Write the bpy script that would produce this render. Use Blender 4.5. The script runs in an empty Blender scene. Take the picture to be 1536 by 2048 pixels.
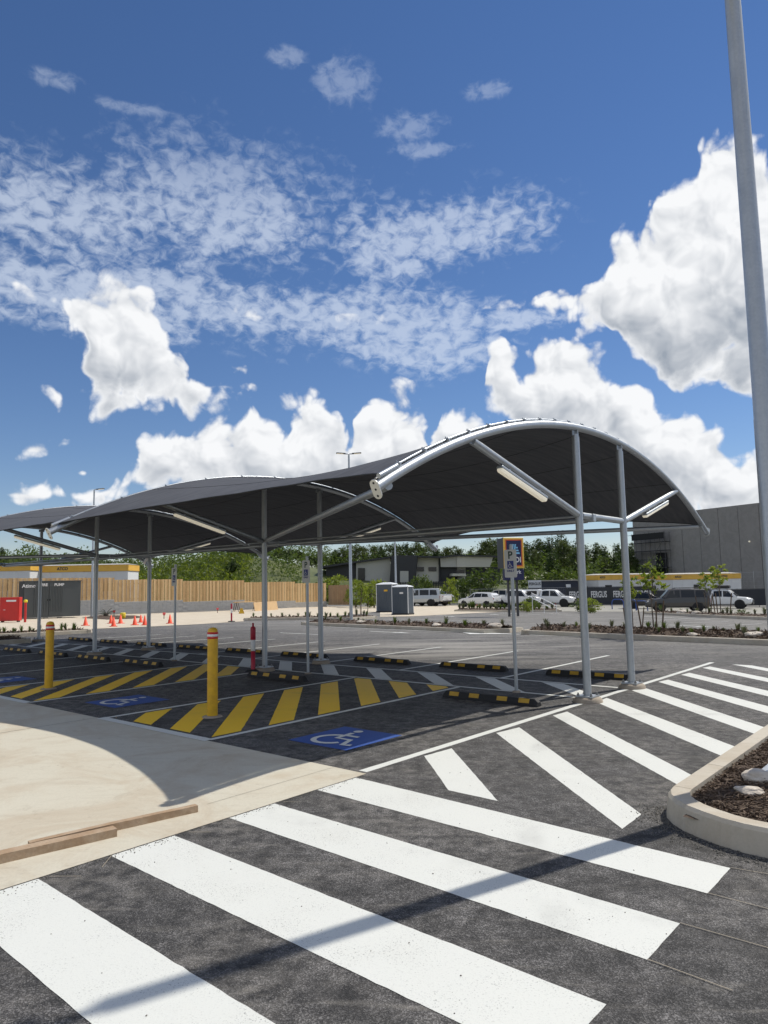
import bpy, bmesh, math, random
from mathutils import Vector, Matrix
random.seed(7)
R = math.radians
scene = bpy.context.scene
COL = scene.collection

# ------------------------------------------------------------------ camera
CAM_H = 1.74
FPX = 1430.0                      # focal length in pixels of the 1536 x 2048 photograph
PITCH, ROLL = R(5.85), R(-1.15)
cp, sp, cr, sr = math.cos(PITCH), math.sin(PITCH), math.cos(ROLL), math.sin(ROLL)
_right0, _down0, _fwd = Vector((1, 0, 0)), Vector((0, sp, -cp)), Vector((0, cp, sp))
_right = cr * _right0 - sr * _down0
_down = sr * _right0 + cr * _down0
cam_data = bpy.data.cameras.new("camera")
cam = bpy.data.objects.new("camera", cam_data)
COL.objects.link(cam)
cam_data.sensor_fit = 'VERTICAL'
cam_data.sensor_height = 36.0
cam_data.sensor_width = 27.0
cam_data.lens = FPX / 2048.0 * 36.0
cam_data.clip_start = 0.05
cam_data.clip_end = 6000
m = Matrix.Identity(4)
for i in range(3):
    m[i][0], m[i][1], m[i][2] = _right[i], -_down[i], -_fwd[i]
m[2][3] = CAM_H
cam.matrix_world = m
scene.camera = cam

# ------------------------------------------------------------------ sky, sun, exposure
SUN_EL = R(53.4)
SUN_AZ = R(57.5)                  # clockwise from +Y
SUN_DIR = Vector((math.sin(SUN_AZ) * math.cos(SUN_EL), math.cos(SUN_AZ) * math.cos(SUN_EL), math.sin(SUN_EL)))
SKY_STRENGTH = 0.076
sun_data = bpy.data.lights.new("sun", 'SUN')
sun_data.energy = 3.6
sun_data.angle = R(0.53)
sun_data.color = (1.0, 0.945, 0.85)
sun = bpy.data.objects.new("sun", sun_data)
COL.objects.link(sun)
sun.rotation_euler = (-SUN_DIR).to_track_quat('-Z', 'Y').to_euler()
sun.location = (20, 20, 40)
scene.view_settings.view_transform = 'Standard'
scene.view_settings.look = 'None'
scene.view_settings.exposure = 0.2
scene.view_settings.gamma = 1.0
scene.view_settings.use_curve_mapping = False

world = bpy.data.worlds.new("World")
scene.world = world
world.use_nodes = True

# cumulus heaps as outlines (azimuth, top, base); veils of altocumulus as (azimuth, elevation, half width, half height); radians
HEAPS = {
    'bank': [(-0.3898, 0.1273, 0.1357), (-0.3656, 0.1522, 0.1339), (-0.3439, 0.168, 0.1332), (-0.3252, 0.2036, 0.129), (-0.2997, 0.2312, 0.1296), (-0.2735, 0.2191, 0.13), (-0.2537, 0.2238, 0.1303), (-0.2269, 0.2321, 0.1306), (-0.2032, 0.2281, 0.1308), (-0.1862, 0.2467, 0.1308), (-0.1655, 0.2438, 0.1309), (-0.1434, 0.2197, 0.1309), (-0.1238, 0.2512, 0.1309), (-0.1028, 0.265, 0.1307), (-0.083, 0.2691, 0.1306), (-0.0661, 0.2582, 0.1339), (-0.0521, 0.2198, 0.1512), (-0.0423, 0.1997, 0.158), (-0.0264, 0.2566, 0.1473), (-0.0036, 0.261, 0.1434), (0.0248, 0.2624, 0.1428), (0.0474, 0.2522, 0.1458), (0.0599, 0.2285, 0.1524), (0.0682, 0.2007, 0.166), (0.0786, 0.2429, 0.1588), (0.1097, 0.2484, 0.1577), (0.1374, 0.2362, 0.1532), (0.1685, 0.229, 0.1519), (0.1924, 0.2188, 0.1541), (0.2049, 0.1603, 0.1603)],
    'right': [(0.1433, 0.2523, 0.2725), (0.1546, 0.3085, 0.2584), (0.1689, 0.3358, 0.2468), (0.1838, 0.3163, 0.2445), (0.199, 0.302, 0.2287), (0.2095, 0.3208, 0.2146), (0.23, 0.3358, 0.1998), (0.2502, 0.3364, 0.1917), (0.27, 0.3254, 0.1903), (0.2925, 0.3063, 0.1853), (0.3212, 0.2865, 0.1798), (0.3482, 0.2711, 0.1316), (0.3624, 0.247, 0.1044), (0.3803, 0.229, 0.1), (0.4044, 0.2294, 0.094), (0.4189, 0.2183, 0.0912), (0.4358, 0.1943, 0.0882), (0.4604, 0.1572, 0.0865), (0.4995, 0.1624, 0.084), (0.5426, 0.1754, 0.0828)],
    'tower': [(0.2279, 0.3645, 0.3772), (0.2416, 0.3808, 0.36), (0.2688, 0.3903, 0.3477), (0.2956, 0.3944, 0.3416), (0.3129, 0.4164, 0.3428), (0.324, 0.4445, 0.31), (0.3383, 0.4607, 0.2668), (0.367, 0.4616, 0.2554), (0.3858, 0.4627, 0.2488), (0.3988, 0.4799, 0.2474), (0.4187, 0.4853, 0.245), (0.436, 0.4942, 0.2429), (0.4479, 0.5235, 0.2415), (0.466, 0.5321, 0.2392), (0.4899, 0.52, 0.236), (0.5174, 0.506, 0.229), (0.5491, 0.4896, 0.2183), (0.5978, 0.4137, 0.2162)],
    'left': [(-0.44, 0.3403, 0.3641), (-0.4292, 0.3656, 0.3356), (-0.4208, 0.3892, 0.3123), (-0.4085, 0.3991, 0.2951), (-0.3906, 0.3985, 0.2324), (-0.3744, 0.3963, 0.227), (-0.3594, 0.3909, 0.2454), (-0.3402, 0.3833, 0.2421), (-0.3207, 0.3767, 0.2367), (-0.3061, 0.3512, 0.227), (-0.2876, 0.3229, 0.2199), (-0.2676, 0.2997, 0.226), (-0.2489, 0.2811, 0.248), (-0.2327, 0.2619, 0.2752)],
}
SMALL = [(-0.2034, 0.2995, 0.0194, 0.0118), (-0.1826, 0.2737, 0.0195, 0.0167), (-0.454, 0.1786, 0.0209, 0.0106), (-0.4342, 0.2458, 0.0095, 0.0056), (-0.4005, 0.1528, 0.0096, 0.0058)]
ALTO = [(-0.4374, 0.4684, 0.1678, 0.0648), (-0.2351, 0.5056, 0.165, 0.0671), (0.0462, 0.4706, 0.1651, 0.0477), (-0.354, 0.3746, 0.2389, 0.0422), (-0.0796, 0.3649, 0.237, 0.0386), (0.0636, 0.3232, 0.1341, 0.0297), (-0.0455, 0.6433, 0.0412, 0.0228), (-0.1307, 0.666, 0.0237, 0.0089), (0.0501, 0.5943, 0.0444, 0.0135), (-0.4704, 0.3832, 0.1224, 0.0286), (0.2063, 0.3537, 0.1012, 0.016), (-0.4479, 0.6029, 0.0247, 0.0087), (-0.3519, 0.5926, 0.0401, 0.0061), (0.1696, 0.6261, 0.0289, 0.0077), (0.0714, 0.5686, 0.0441, 0.0089)]


def nnew(nt, t, x=0, y=0, **kw):
    n = nt.nodes.new(t)
    n.location = (x, y)
    for k, v in kw.items():
        setattr(n, k, v)
    return n


def mathn(nt, op, a, b=None, c=None, clamp=False):
    n = nt.nodes.new('ShaderNodeMath')
    n.operation = op
    n.use_clamp = clamp
    for i, s in enumerate((a, b, c)):
        if s is None:
            continue
        if isinstance(s, (int, float)):
            n.inputs[i].default_value = s
        else:
            nt.links.new(s, n.inputs[i])
    return n.outputs[0]


def vmath(nt, op, a, b=None, c=None, scale=None):
    n = nt.nodes.new('ShaderNodeVectorMath')
    n.operation = op
    for i, s in enumerate((a, b, c)):
        if s is None:
            continue
        if isinstance(s, (tuple, list, Vector)):
            n.inputs[i].default_value = s
        else:
            nt.links.new(s, n.inputs[i])
    if scale is not None:
        n.inputs['Scale'].default_value = scale
    return n.outputs['Value'] if op == 'LENGTH' else n.outputs['Vector']


def smooth(nt, v, lo, hi, to0=0.0, to1=1.0):
    n = nt.nodes.new('ShaderNodeMapRange')
    n.interpolation_type = 'SMOOTHSTEP'
    nt.links.new(v, n.inputs[0])
    for i, x in enumerate((lo, hi, to0, to1)):
        n.inputs[i + 1].default_value = x
    return n.outputs[0]


def noise(nt, vec, scale, detail=4, rough=0.55, dist=0.0, color=False, dim='3D'):
    n = nt.nodes.new('ShaderNodeTexNoise')
    n.noise_dimensions = dim
    nt.links.new(vec, n.inputs['Vector'])
    n.inputs['Scale'].default_value = scale
    n.inputs['Detail'].default_value = detail
    n.inputs['Roughness'].default_value = rough
    n.inputs['Distortion'].default_value = dist
    return n.outputs['Color'] if color else n.outputs[0]


def mixc(nt, fac, a, b, blend='MIX'):
    n = nt.nodes.new('ShaderNodeMix')
    n.data_type = 'RGBA'
    n.blend_type = blend
    for s, i in ((fac, 0), (a, 6), (b, 7)):
        if isinstance(s, (int, float)):
            n.inputs[i].default_value = s
        elif isinstance(s, (tuple, list)):
            n.inputs[i].default_value = (*s[:3], 1)
        else:
            nt.links.new(s, n.inputs[i])
    return n.outputs[2]


def puffs(g, p, lst, k):
    cur = None
    for (a, e, ra, re) in lst:
        q = vmath(g, 'MULTIPLY_ADD', p, (1 / ra, 1 / re, 0), (-a / ra, -e / re, 0))
        l = vmath(g, 'LENGTH', q)
        cur = l if cur is None else mathn(g, 'SMOOTH_MIN', cur, l, k)
    return mathn(g, 'SUBTRACT', 1.0, cur)


def heap_group(name, heaps, small):
    """height of the cumulus above its outline, and how far down each heap we are (0 crest, 1 base)"""
    g = bpy.data.node_groups.new(name, 'ShaderNodeTree')
    g.interface.new_socket('P', in_out='INPUT', socket_type='NodeSocketVector')
    g.interface.new_socket('D', in_out='OUTPUT', socket_type='NodeSocketFloat')
    g.interface.new_socket('Down', in_out='OUTPUT', socket_type='NodeSocketFloat')
    g.interface.new_socket('Q', in_out='OUTPUT', socket_type='NodeSocketVector')
    gi, go = g.nodes.new('NodeGroupInput'), g.nodes.new('NodeGroupOutput')
    p = gi.outputs[0]
    n1 = mathn(g, 'SUBTRACT', noise(g, p, 20.0, 7 if heaps else 3, 0.58, 0.0, dim='2D'), 0.5)
    n2 = mathn(g, 'SUBTRACT', noise(g, vmath(g, 'ADD', p, (3.1, 7.7, 0)), 17.0, 1.5, 0.5, 0.0, dim='2D'), 0.5)
    n3 = mathn(g, 'SUBTRACT', noise(g, vmath(g, 'ADD', p, (9.4, 2.2, 0)), 17.0, 1.5, 0.5, 0.0, dim='2D'), 0.5)
    wv = nnew(g, 'ShaderNodeCombineXYZ')
    g.links.new(mathn(g, 'MULTIPLY', n3, 0.04), wv.inputs[0])
    g.links.new(mathn(g, 'MULTIPLY', n2, 0.03), wv.inputs[1])
    pw = vmath(g, 'ADD', p, wv.outputs[0])
    sx = nnew(g, 'ShaderNodeSeparateXYZ')
    g.links.new(pw, sx.inputs[0])
    t = mathn(g, 'MULTIPLY_ADD', sx.outputs[0], 1 / 1.44, 0.5)
    d, dwn = None, None
    if heaps:
        for nm, pts in heaps.items():
            cr_ = nnew(g, 'ShaderNodeValToRGB')
            ramp = cr_.color_ramp
            ramp.interpolation = 'EASE'
            g.links.new(t, cr_.inputs[0])
            while len(ramp.elements) > 1:
                ramp.elements.remove(ramp.elements[-1])
            for i, (a, top, base) in enumerate(pts):
                x = min(max(a / 1.44 + .5, 0), 1)
                e = ramp.elements[0] if i == 0 else ramp.elements.new(x)
                e.position = x
                e.color = (top, base - (.022 if nm in ('bank', 'right') else 0.0), 0, 1)
            sc = nnew(g, 'ShaderNodeSeparateColor')
            g.links.new(cr_.outputs[0], sc.inputs[0])
            up = mathn(g, 'SUBTRACT', sc.outputs[0], sx.outputs[1])
            dn = mathn(g, 'SUBTRACT', sx.outputs[1], sc.outputs[1])
            h = mathn(g, 'MINIMUM', mathn(g, 'MULTIPLY', up, 26.0), mathn(g, 'MULTIPLY', dn, 22.0))
            rat = mathn(g, 'DIVIDE', up, mathn(g, 'MAXIMUM', mathn(g, 'ADD', up, dn), 0.02))
            if d is None:
                d, dwn = h, rat
            else:
                pick = mathn(g, 'GREATER_THAN', h, d)
                mxn = nnew(g, 'ShaderNodeMix')
                mxn.data_type = 'FLOAT'
                g.links.new(pick, mxn.inputs[0])
                g.links.new(dwn, mxn.inputs[2])
                g.links.new(rat, mxn.inputs[3])
                dwn = mxn.outputs[0]
                d = mathn(g, 'MAXIMUM', d, h)
        d = mathn(g, 'MAXIMUM', d, mathn(g, 'MULTIPLY', puffs(g, pw, small, .2), .55))
        d = mathn(g, 'ADD', d, 0.34)
    else:
        big = noise(g, p, 2.3, 2, 0.5, dim='2D')
        d = mathn(g, 'MULTIPLY', mathn(g, 'SUBTRACT', big, 0.505), 9.0)
        d = mathn(g, 'MINIMUM', d, mathn(g, 'MULTIPLY', mathn(g, 'SUBTRACT', 1.15, sx.outputs[1]), 6.0))
        dwn = mathn(g, 'MULTIPLY_ADD', d, 0.25, 0.2)
    vo = nnew(g, 'ShaderNodeTexVoronoi')
    vo.voronoi_dimensions = '2D'
    vo.feature = 'F1'
    vo.inputs['Scale'].default_value = 14.0
    vo.inputs['Detail'].default_value = 3.0 if heaps else 0.0
    vo.inputs['Roughness'].default_value = 0.55
    g.links.new(pw, vo.inputs['Vector'])
    d = mathn(g, 'MULTIPLY_ADD', mathn(g, 'SUBTRACT', 0.48, vo.outputs['Distance']), 1.15, d)
    d = mathn(g, 'MULTIPLY_ADD', n1, 0.95, d)
    g.links.new(d, go.inputs[0])
    g.links.new(dwn, go.inputs[1])
    g.links.new(pw, go.inputs[2])
    return g


nt = world.node_tree
nt.nodes.clear()
wout = nnew(nt, 'ShaderNodeOutputWorld')
sky = nnew(nt, 'ShaderNodeTexSky')
sky.sky_type = 'NISHITA'
sky.sun_disc = False
sky.sun_elevation = SUN_EL
sky.sun_rotation = SUN_AZ
sky.altitude = 0
sky.air_density = 1.0
sky.dust_density = 0.0
sky.ozone_density = 2.0
tc = nnew(nt, 'ShaderNodeTexCoord')
sep = nnew(nt, 'ShaderNodeSeparateXYZ')
nrm = vmath(nt, 'NORMALIZE', tc.outputs['Generated'])
nt.links.new(nrm, sep.inputs[0])
az = mathn(nt, 'ARCTAN2', sep.outputs[0], sep.outputs[1])
el = mathn(nt, 'ARCSINE', sep.outputs[2])
comb = nnew(nt, 'ShaderNodeCombineXYZ')
nt.links.new(az, comb.inputs[0])
nt.links.new(el, comb.inputs[1])
P = comb.outputs[0]


def cumulus(gr, under, billows=True):
    n = nt.nodes.new('ShaderNodeGroup')
    n.node_tree = gr
    nt.links.new(P, n.inputs[0])
    D0, dwn, Q = n.outputs
    alpha = smooth(nt, D0, -0.08, 0.42)
    # billows: which way the cauliflower surface leans towards the sun
    cell = []
    for off in ((0, 0, 0), (0.008, 0.014, 0)) if billows else ():
        vo = nnew(nt, 'ShaderNodeTexVoronoi')
        vo.voronoi_dimensions = '2D'
        vo.feature = 'F1'
        vo.inputs['Scale'].default_value = 14.0
        vo.inputs['Detail'].default_value = 3.0
        vo.inputs['Roughness'].default_value = 0.55
        nt.links.new(vmath(nt, 'ADD', Q, off), vo.inputs['Vector'])
        cell.append(vo.outputs['Distance'])
    lean = mathn(nt, 'MULTIPLY', mathn(nt, 'SUBTRACT', cell[1], cell[0]), 0.62) if billows else 0.05
    deep = mathn(nt, 'MULTIPLY', smooth(nt, dwn, 0.28, 1.05), smooth(nt, D0, 0.10, 1.0))
    dark = mathn(nt, 'SUBTRACT', mathn(nt, 'MULTIPLY_ADD', deep, 0.92, 0.08), lean, clamp=True)
    col = mixc(nt, dark, CLOUD_LIGHT, CLOUD_SHADE)
    bg = nnew(nt, 'ShaderNodeBackground')
    nt.links.new(col, bg.inputs[0])
    mx = nnew(nt, 'ShaderNodeMixShader')
    nt.links.new(alpha, mx.inputs[0])
    nt.links.new(under, mx.inputs[1])
    nt.links.new(bg.outputs[0], mx.inputs[2])
    return mx.outputs[0]


CLOUD_SHADE, CLOUD_LIGHT = (0.29, 0.33, 0.39), (0.82, 0.83, 0.845)
Pr = nnew(nt, 'ShaderNodeMapping')
Pr.inputs['Rotation'].default_value = (0, 0, R(16))
Pr.inputs['Scale'].default_value = (0.78, 1.25, 1)
nt.links.new(P, Pr.inputs[0])
an = noise(nt, Pr.outputs[0], 58.0, 5, 0.58, 0.3, dim='2D')
an2 = noise(nt, Pr.outputs[0], 7.0, 3, 0.55, 0.6, dim='2D')
def veil(A0):
    Ad = mathn(nt, 'ADD', mathn(nt, 'MULTIPLY', an, 1.9), mathn(nt, 'MULTIPLY', mathn(nt, 'MINIMUM', A0, 0.8), 0.75))
    al = mathn(nt, 'MULTIPLY', smooth(nt, Ad, 0.90, 1.80), smooth(nt, A0, -0.55, 0.60))
    al = mathn(nt, 'MULTIPLY', al, smooth(nt, el, 0.46, 0.60, 0.56, 0.24))
    mx = nnew(nt, 'ShaderNodeMixShader')
    nt.links.new(al, mx.inputs[0])
    nt.links.new(bg_sky.outputs[0], mx.inputs[1])
    nt.links.new(bg_a.outputs[0], mx.inputs[2])
    return mx.outputs[0]


hs = nnew(nt, 'ShaderNodeHueSaturation')
hs.inputs['Saturation'].default_value = 1.14
tint = mixc(nt, 1.0, sky.outputs[0], (0.96, 0.95, 1.06), 'MULTIPLY')
nt.links.new(tint, hs.inputs['Color'])
bg_sky = nnew(nt, 'ShaderNodeBackground')
bg_sky.inputs[1].default_value = SKY_STRENGTH
nt.links.new(hs.outputs[0], bg_sky.inputs[0])
bg_a = nnew(nt, 'ShaderNodeBackground')
bg_a.inputs[0].default_value = (0.64, 0.71, 0.82, 1)
a_mid = mathn(nt, 'SUBTRACT', an2, 0.5)
veil_front = veil(mathn(nt, 'ADD', mathn(nt, 'ADD', puffs(nt, P, ALTO, 0.45), 0.28), mathn(nt, 'MULTIPLY', a_mid, 1.6)))
veil_back = veil(mathn(nt, 'MULTIPLY_ADD', a_mid, 4.0, 0.15))  # unseen high veil, thickened for the same whiter fill
front = cumulus(heap_group('cumulus_field', HEAPS, SMALL), veil_front)
back = cumulus(heap_group('cumulus_round_about', None, None), veil_back, False)  # unseen clouds out of view, cover raised to whiten the fill light
ahead = mathn(nt, 'LESS_THAN', mathn(nt, 'ABSOLUTE', az), 0.72)
mx3 = nnew(nt, 'ShaderNodeMixShader')
nt.links.new(ahead, mx3.inputs[0])
nt.links.new(back, mx3.inputs[1])
nt.links.new(front, mx3.inputs[2])
low = mathn(nt, 'GREATER_THAN', el, 0.0)
mx4 = nnew(nt, 'ShaderNodeMixShader')
nt.links.new(low, mx4.inputs[0])
nt.links.new(bg_sky.outputs[0], mx4.inputs[1])
nt.links.new(mx3.outputs[0], mx4.inputs[2])
nt.links.new(mx4.outputs[0], wout.inputs[0])
world.cycles.sampling_method = 'MANUAL'
world.cycles.sample_map_resolution = 512
scene.cycles.max_bounces = 6
scene.cycles.diffuse_bounces = 3
scene.cycles.glossy_bounces = 3
scene.cycles.transmission_bounces = 3
scene.cycles.transparent_max_bounces = 6
scene.cycles.use_adaptive_sampling = True
scene.cycles.adaptive_threshold = 0.02
scene.cycles.use_denoising = True
scene.cycles.denoiser = 'OPENIMAGEDENOISE'
scene.cycles.denoising_input_passes = 'RGB_ALBEDO_NORMAL'
scene.cycles.denoising_prefilter = 'ACCURATE'

# ------------------------------------------------------------------ the lie of the land
# u runs along the rows of parking bays (to the far left), v across them (to the far right)
YA = R(-49.5)
UX, UY = math.sin(YA), math.cos(YA)
VX, VY = math.sin(YA + math.pi / 2), math.cos(YA + math.pi / 2)
ROT_U = math.atan2(UY, UX)        # rotation that turns local +x into u (local +y is then -v)


def uv(u, v, z=0.0):
    return Vector((u * UX + v * VX, u * UY + v * VY, z))


def gz(x, y):
    """height of the ground: level near the bays, falling gently beyond them"""
    k = min(max(0.015 + 0.00045 * x, 0.0), 0.033)
    return -k * min(max(y - 24.0, 0.0), 38.0)


def ray(px, py):
    a, b = (px - 768.0) / FPX, (py - 1024.0) / FPX
    return _right * a + _down * b + _fwd


def at(px, py, dz=0.0):
    """where the line of sight through a photograph pixel meets the ground"""
    d = ray(px, py)
    t0, t1 = 1.0, 1.0
    while t1 < 400:
        t1 = t0 * 1.02
        x, y, z = d.x * t1, d.y * t1, CAM_H + d.z * t1
        if z < gz(x, y):
            break
        t0 = t1
    for _ in range(30):
        t = (t0 + t1) / 2
        if CAM_H + d.z * t < gz(d.x * t, d.y * t):
            t1 = t
        else:
            t0 = t
    return Vector((d.x * t1, d.y * t1, gz(d.x * t1, d.y * t1) + dz))


def atd(px, py, Y):
    d = ray(px, py)
    t = Y / d.y
    return Vector((d.x * t, Y, CAM_H + d.z * t))


def onground(px, Y, dz=0.0):
    x = ray(px, 1180.0).x / ray(px, 1180.0).y * Y
    return Vector((x, Y, gz(x, Y) + dz))


# ------------------------------------------------------------------ mesh collecting
class MB:
    def __init__(self):
        self.v, self.f, self.s, self.mi = [], [], [], []

    def add(self, verts, faces, smooth=False, M=None, mi=0):
        o = len(self.v)
        for p in verts:
            p = Vector(p)
            self.v.append(M @ p if M else p)
        for f in faces:
            self.f.append([i + o for i in f])
            self.s.append(smooth)
            self.mi.append(mi)

    def box(self, c, d, M=None, b=0.0, mi=0):
        cx, cy, cz = c
        x, y, z = d[0] / 2, d[1] / 2, d[2] / 2
        if b <= 0:
            vs = [(cx + i * x, cy + j * y, cz + k * z) for k in (-1, 1) for j in (-1, 1) for i in (-1, 1)]
            fs = [(0, 2, 3, 1), (4, 5, 7, 6), (0, 1, 5, 4), (2, 6, 7, 3), (0, 4, 6, 2), (1, 3, 7, 5)]
            self.add(vs, fs, False, M, mi)
        else:
            vs, fs = [], []
            idx = {}
            for k in (-1, 1):
                for j in (-1, 1):
                    for i in (-1, 1):
                        idx[i, j, k] = len(vs)
                        vs += [(cx + i * x, cy + j * (y - b), cz + k * (z - b)), (cx + i * (x - b), cy + j * y, cz + k * (z - b)),
                               (cx + i * (x - b), cy + j * (y - b), cz + k * z)]
            q = lambda a, n: idx[a] + n
            for s in (-1, 1):
                F = [q((s, -1, -1), 0), q((s, 1, -1), 0), q((s, 1, 1), 0), q((s, -1, 1), 0)]
                fs.append(F if s > 0 else F[::-1])
                F = [q((-1, s, -1), 1), q((1, s, -1), 1), q((1, s, 1), 1), q((-1, s, 1), 1)]
                fs.append(F[::-1] if s > 0 else F)
                F = [q((-1, -1, s), 2), q((1, -1, s), 2), q((1, 1, s), 2), q((-1, 1, s), 2)]
                fs.append(F if s > 0 else F[::-1])
            for s in (-1, 1):
                for t in (-1, 1):
                    fs.append([q((s, t, -1), 0), q((s, t, -1), 1), q((s, t, 1), 1), q((s, t, 1), 0)])
                    fs.append([q((s, -1, t), 0), q((s, -1, t), 2), q((s, 1, t), 2), q((s, 1, t), 0)])
                    fs.append([q((-1, s, t), 1), q((-1, s, t), 2), q((1, s, t), 2), q((1, s, t), 1)])
                    for r in (-1, 1):
                        fs.append([q((s, t, r), 0), q((s, t, r), 1), q((s, t, r), 2)])
            self.add(vs, fs, False, M, mi)

    def tube(self, path, rad, n=12, cap=True, M=None, smooth=True, closed=False):
        path = [Vector(p) for p in path]
        if not isinstance(rad, (list, tuple)):
            rad = [rad] * len(path)
        vs, fs = [], []
        prev = None
        for i, p in enumerate(path):
            if closed:
                t = path[(i + 1) % len(path)] - path[i - 1]
            else:
                t = path[min(i + 1, len(path) - 1)] - path[max(i - 1, 0)]
            t.normalize()
            if prev is None:
                a = Vector((0, 0, 1)) if abs(t.z) < .9 else Vector((1, 0, 0))
                nx = t.cross(a).normalized()
            else:
                nx = (prev - t * prev.dot(t)).normalized()
            prev = nx
            ny = t.cross(nx)
            for j in range(n):
                an = 2 * math.pi * j / n
                vs.append(p + (nx * math.cos(an) + ny * math.sin(an)) * rad[i])
        L = len(path)
        for i in range(L if closed else L - 1):
            for j in range(n):
                a, b = i * n + j, i * n + (j + 1) % n
                c, d = ((i + 1) % L) * n + (j + 1) % n, ((i + 1) % L) * n + j
                fs.append((a, b, c, d))
        self.add(vs, fs, smooth, M)
        if cap and not closed:
            self.add(vs[:n], [list(range(n))[::-1]], False, M)
            self.add(vs[-n:], [list(range(n))], False, M)

    def lathe(self, prof, n=16, M=None, smooth=True):
        vs, fs = [], []
        for (r, z) in prof:
            for j in range(n):
                a = 2 * math.pi * j / n
                vs.append((r * math.cos(a), r * math.sin(a), z))
        for i in range(len(prof) - 1):
            for j in range(n):
                fs.append((i * n + j, i * n + (j + 1) % n, (i + 1) * n + (j + 1) % n, (i + 1) * n + j))
        self.add(vs, fs, smooth, M)
        if prof[0][0] > 1e-4:
            self.add(vs[:n], [list(range(n))[::-1]], False, M)
        if prof[-1][0] > 1e-4:
            self.add(vs[-n:], [list(range(n))], False, M)

    def prism(self, poly, d, M=None, smooth=False):
        """poly: list of (x, y); extruded from z = 0 to z = d in local space"""
        n = len(poly)
        vs = [(x, y, 0) for x, y in poly] + [(x, y, d) for x, y in poly]
        fs = [list(range(n))[::-1], list(range(n, 2 * n))]
        self.add(vs, fs, False, M)
        self.add(vs, [(i, (i + 1) % n, (i + 1) % n + n, i + n) for i in range(n)], smooth, M)

    def build(self, name, mat, parent=None, M=None, kind=None):
        me = bpy.data.meshes.new(name)
        me.from_pydata([tuple(p) for p in self.v], [], self.f)
        me.polygons.foreach_set('use_smooth', self.s)
        for mm in (mat if isinstance(mat, (list, tuple)) else [mat]):
            me.materials.append(mm)
        if any(self.mi):
            me.polygons.foreach_set('material_index', self.mi)
        me.update()
        return link(name, me, parent, M, kind)


def link(name, data, parent=None, M=None, kind=None):
    o = bpy.data.objects.new(name, data)
    COL.objects.link(o)
    if parent is not None:
        o.parent = parent
    if M is not None:
        o.matrix_local = M
    if kind:
        o['kind'] = kind
    return o


def tag(o, label, cat, group=None):
    o['label'], o['category'] = label, cat
    if group:
        o['group'] = group
    return o


def empty(name, loc=(0, 0, 0), rz=0.0, label=None, cat=None, group=None):
    o = bpy.data.objects.new(name, None)
    COL.objects.link(o)
    o.location = loc
    o.rotation_euler = (0, 0, rz)
    o.empty_display_size = .2
    if label:
        tag(o, label, cat, group)
    return o


def copy_tree(o, parent=None):
    c = o.copy()
    COL.objects.link(c)
    if parent is not None:
        c.parent = parent
    for ch in o.children:
        copy_tree(ch, c)
    return c


def T(x=0, y=0, z=0, rx=0, ry=0, rz=0):
    return Matrix.Translation((x, y, z)) @ Matrix.Rotation(rz, 4, 'Z') @ Matrix.Rotation(ry, 4, 'Y') @ Matrix.Rotation(rx, 4, 'X')


def text_part(body, mat, parent, M, size, name='lettering', depth=0.002, align='CENTER', bold=0.0, sx=1.0):
    cu = bpy.data.curves.new(name, 'FONT')
    cu.body = body
    cu.size = size
    cu.extrude = depth
    cu.offset = bold
    cu.align_x = align
    cu.align_y = 'CENTER'
    cu.resolution_u = 3
    cu.materials.append(mat)
    tmp = bpy.data.objects.new('tmp_text', cu)
    me = bpy.data.meshes.new_from_object(tmp)
    me.name = name
    bpy.data.objects.remove(tmp)
    o = link(name, me, parent, M @ Matrix.Diagonal((sx, 1, 1, 1)))
    o['kind'] = 'stuff'
    return o


# ------------------------------------------------------------------ materials
def mat(name, col, rough=0.6, metal=0.0, var=None, bump=None, spec=0.5, grain=None, backface=None):
    """var: (scale, amount, other colour); bump: (scale, strength); grain: (scale, amount)"""
    M_ = bpy.data.materials.new(name)
    M_.use_nodes = True
    t = M_.node_tree
    b = t.nodes['Principled BSDF']
    b.inputs['Roughness'].default_value = rough
    b.inputs['Metallic'].default_value = metal
    b.inputs['Specular IOR Level'].default_value = spec
    c = None
    if var or bump or grain:
        g = nnew(t, 'ShaderNodeNewGeometry')
        pos = g.outputs['Position']
    if var:
        f = smooth(t, noise(t, pos, var[0], 5, 0.6), 0.35, 0.65)
        f = mathn(t, 'MULTIPLY', f, var[1])
        c = mixc(t, f, col, var[2])
    if grain:
        f = mathn(t, 'MULTIPLY_ADD', mathn(t, 'SUBTRACT', noise(t, pos, grain[0], 3, 0.7), 0.5), grain[1] * 2, 1.0)
        rgb = nnew(t, 'ShaderNodeCombineColor')
        for i in range(3):
            t.links.new(f, rgb.inputs[i])
        c = mixc(t, 1.0, c if c is not None else col, rgb.outputs[0], 'MULTIPLY')
    if c is None:
        b.inputs['Base Color'].default_value = (*col, 1)
    else:
        t.links.new(c, b.inputs['Base Color'])
    if bump:
        bn = nnew(t, 'ShaderNodeBump')
        bn.inputs['Strength'].default_value = bump[1]
        bn.inputs['Distance'].default_value = bump[2] if len(bump) > 2 else 0.01
        t.links.new(noise(t, pos, bump[0], 4, 0.6), bn.inputs['Height'])
        t.links.new(bn.outputs[0], b.inputs['Normal'])
    return M_


ROT_SEAM = math.atan2(VY, VX)


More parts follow.
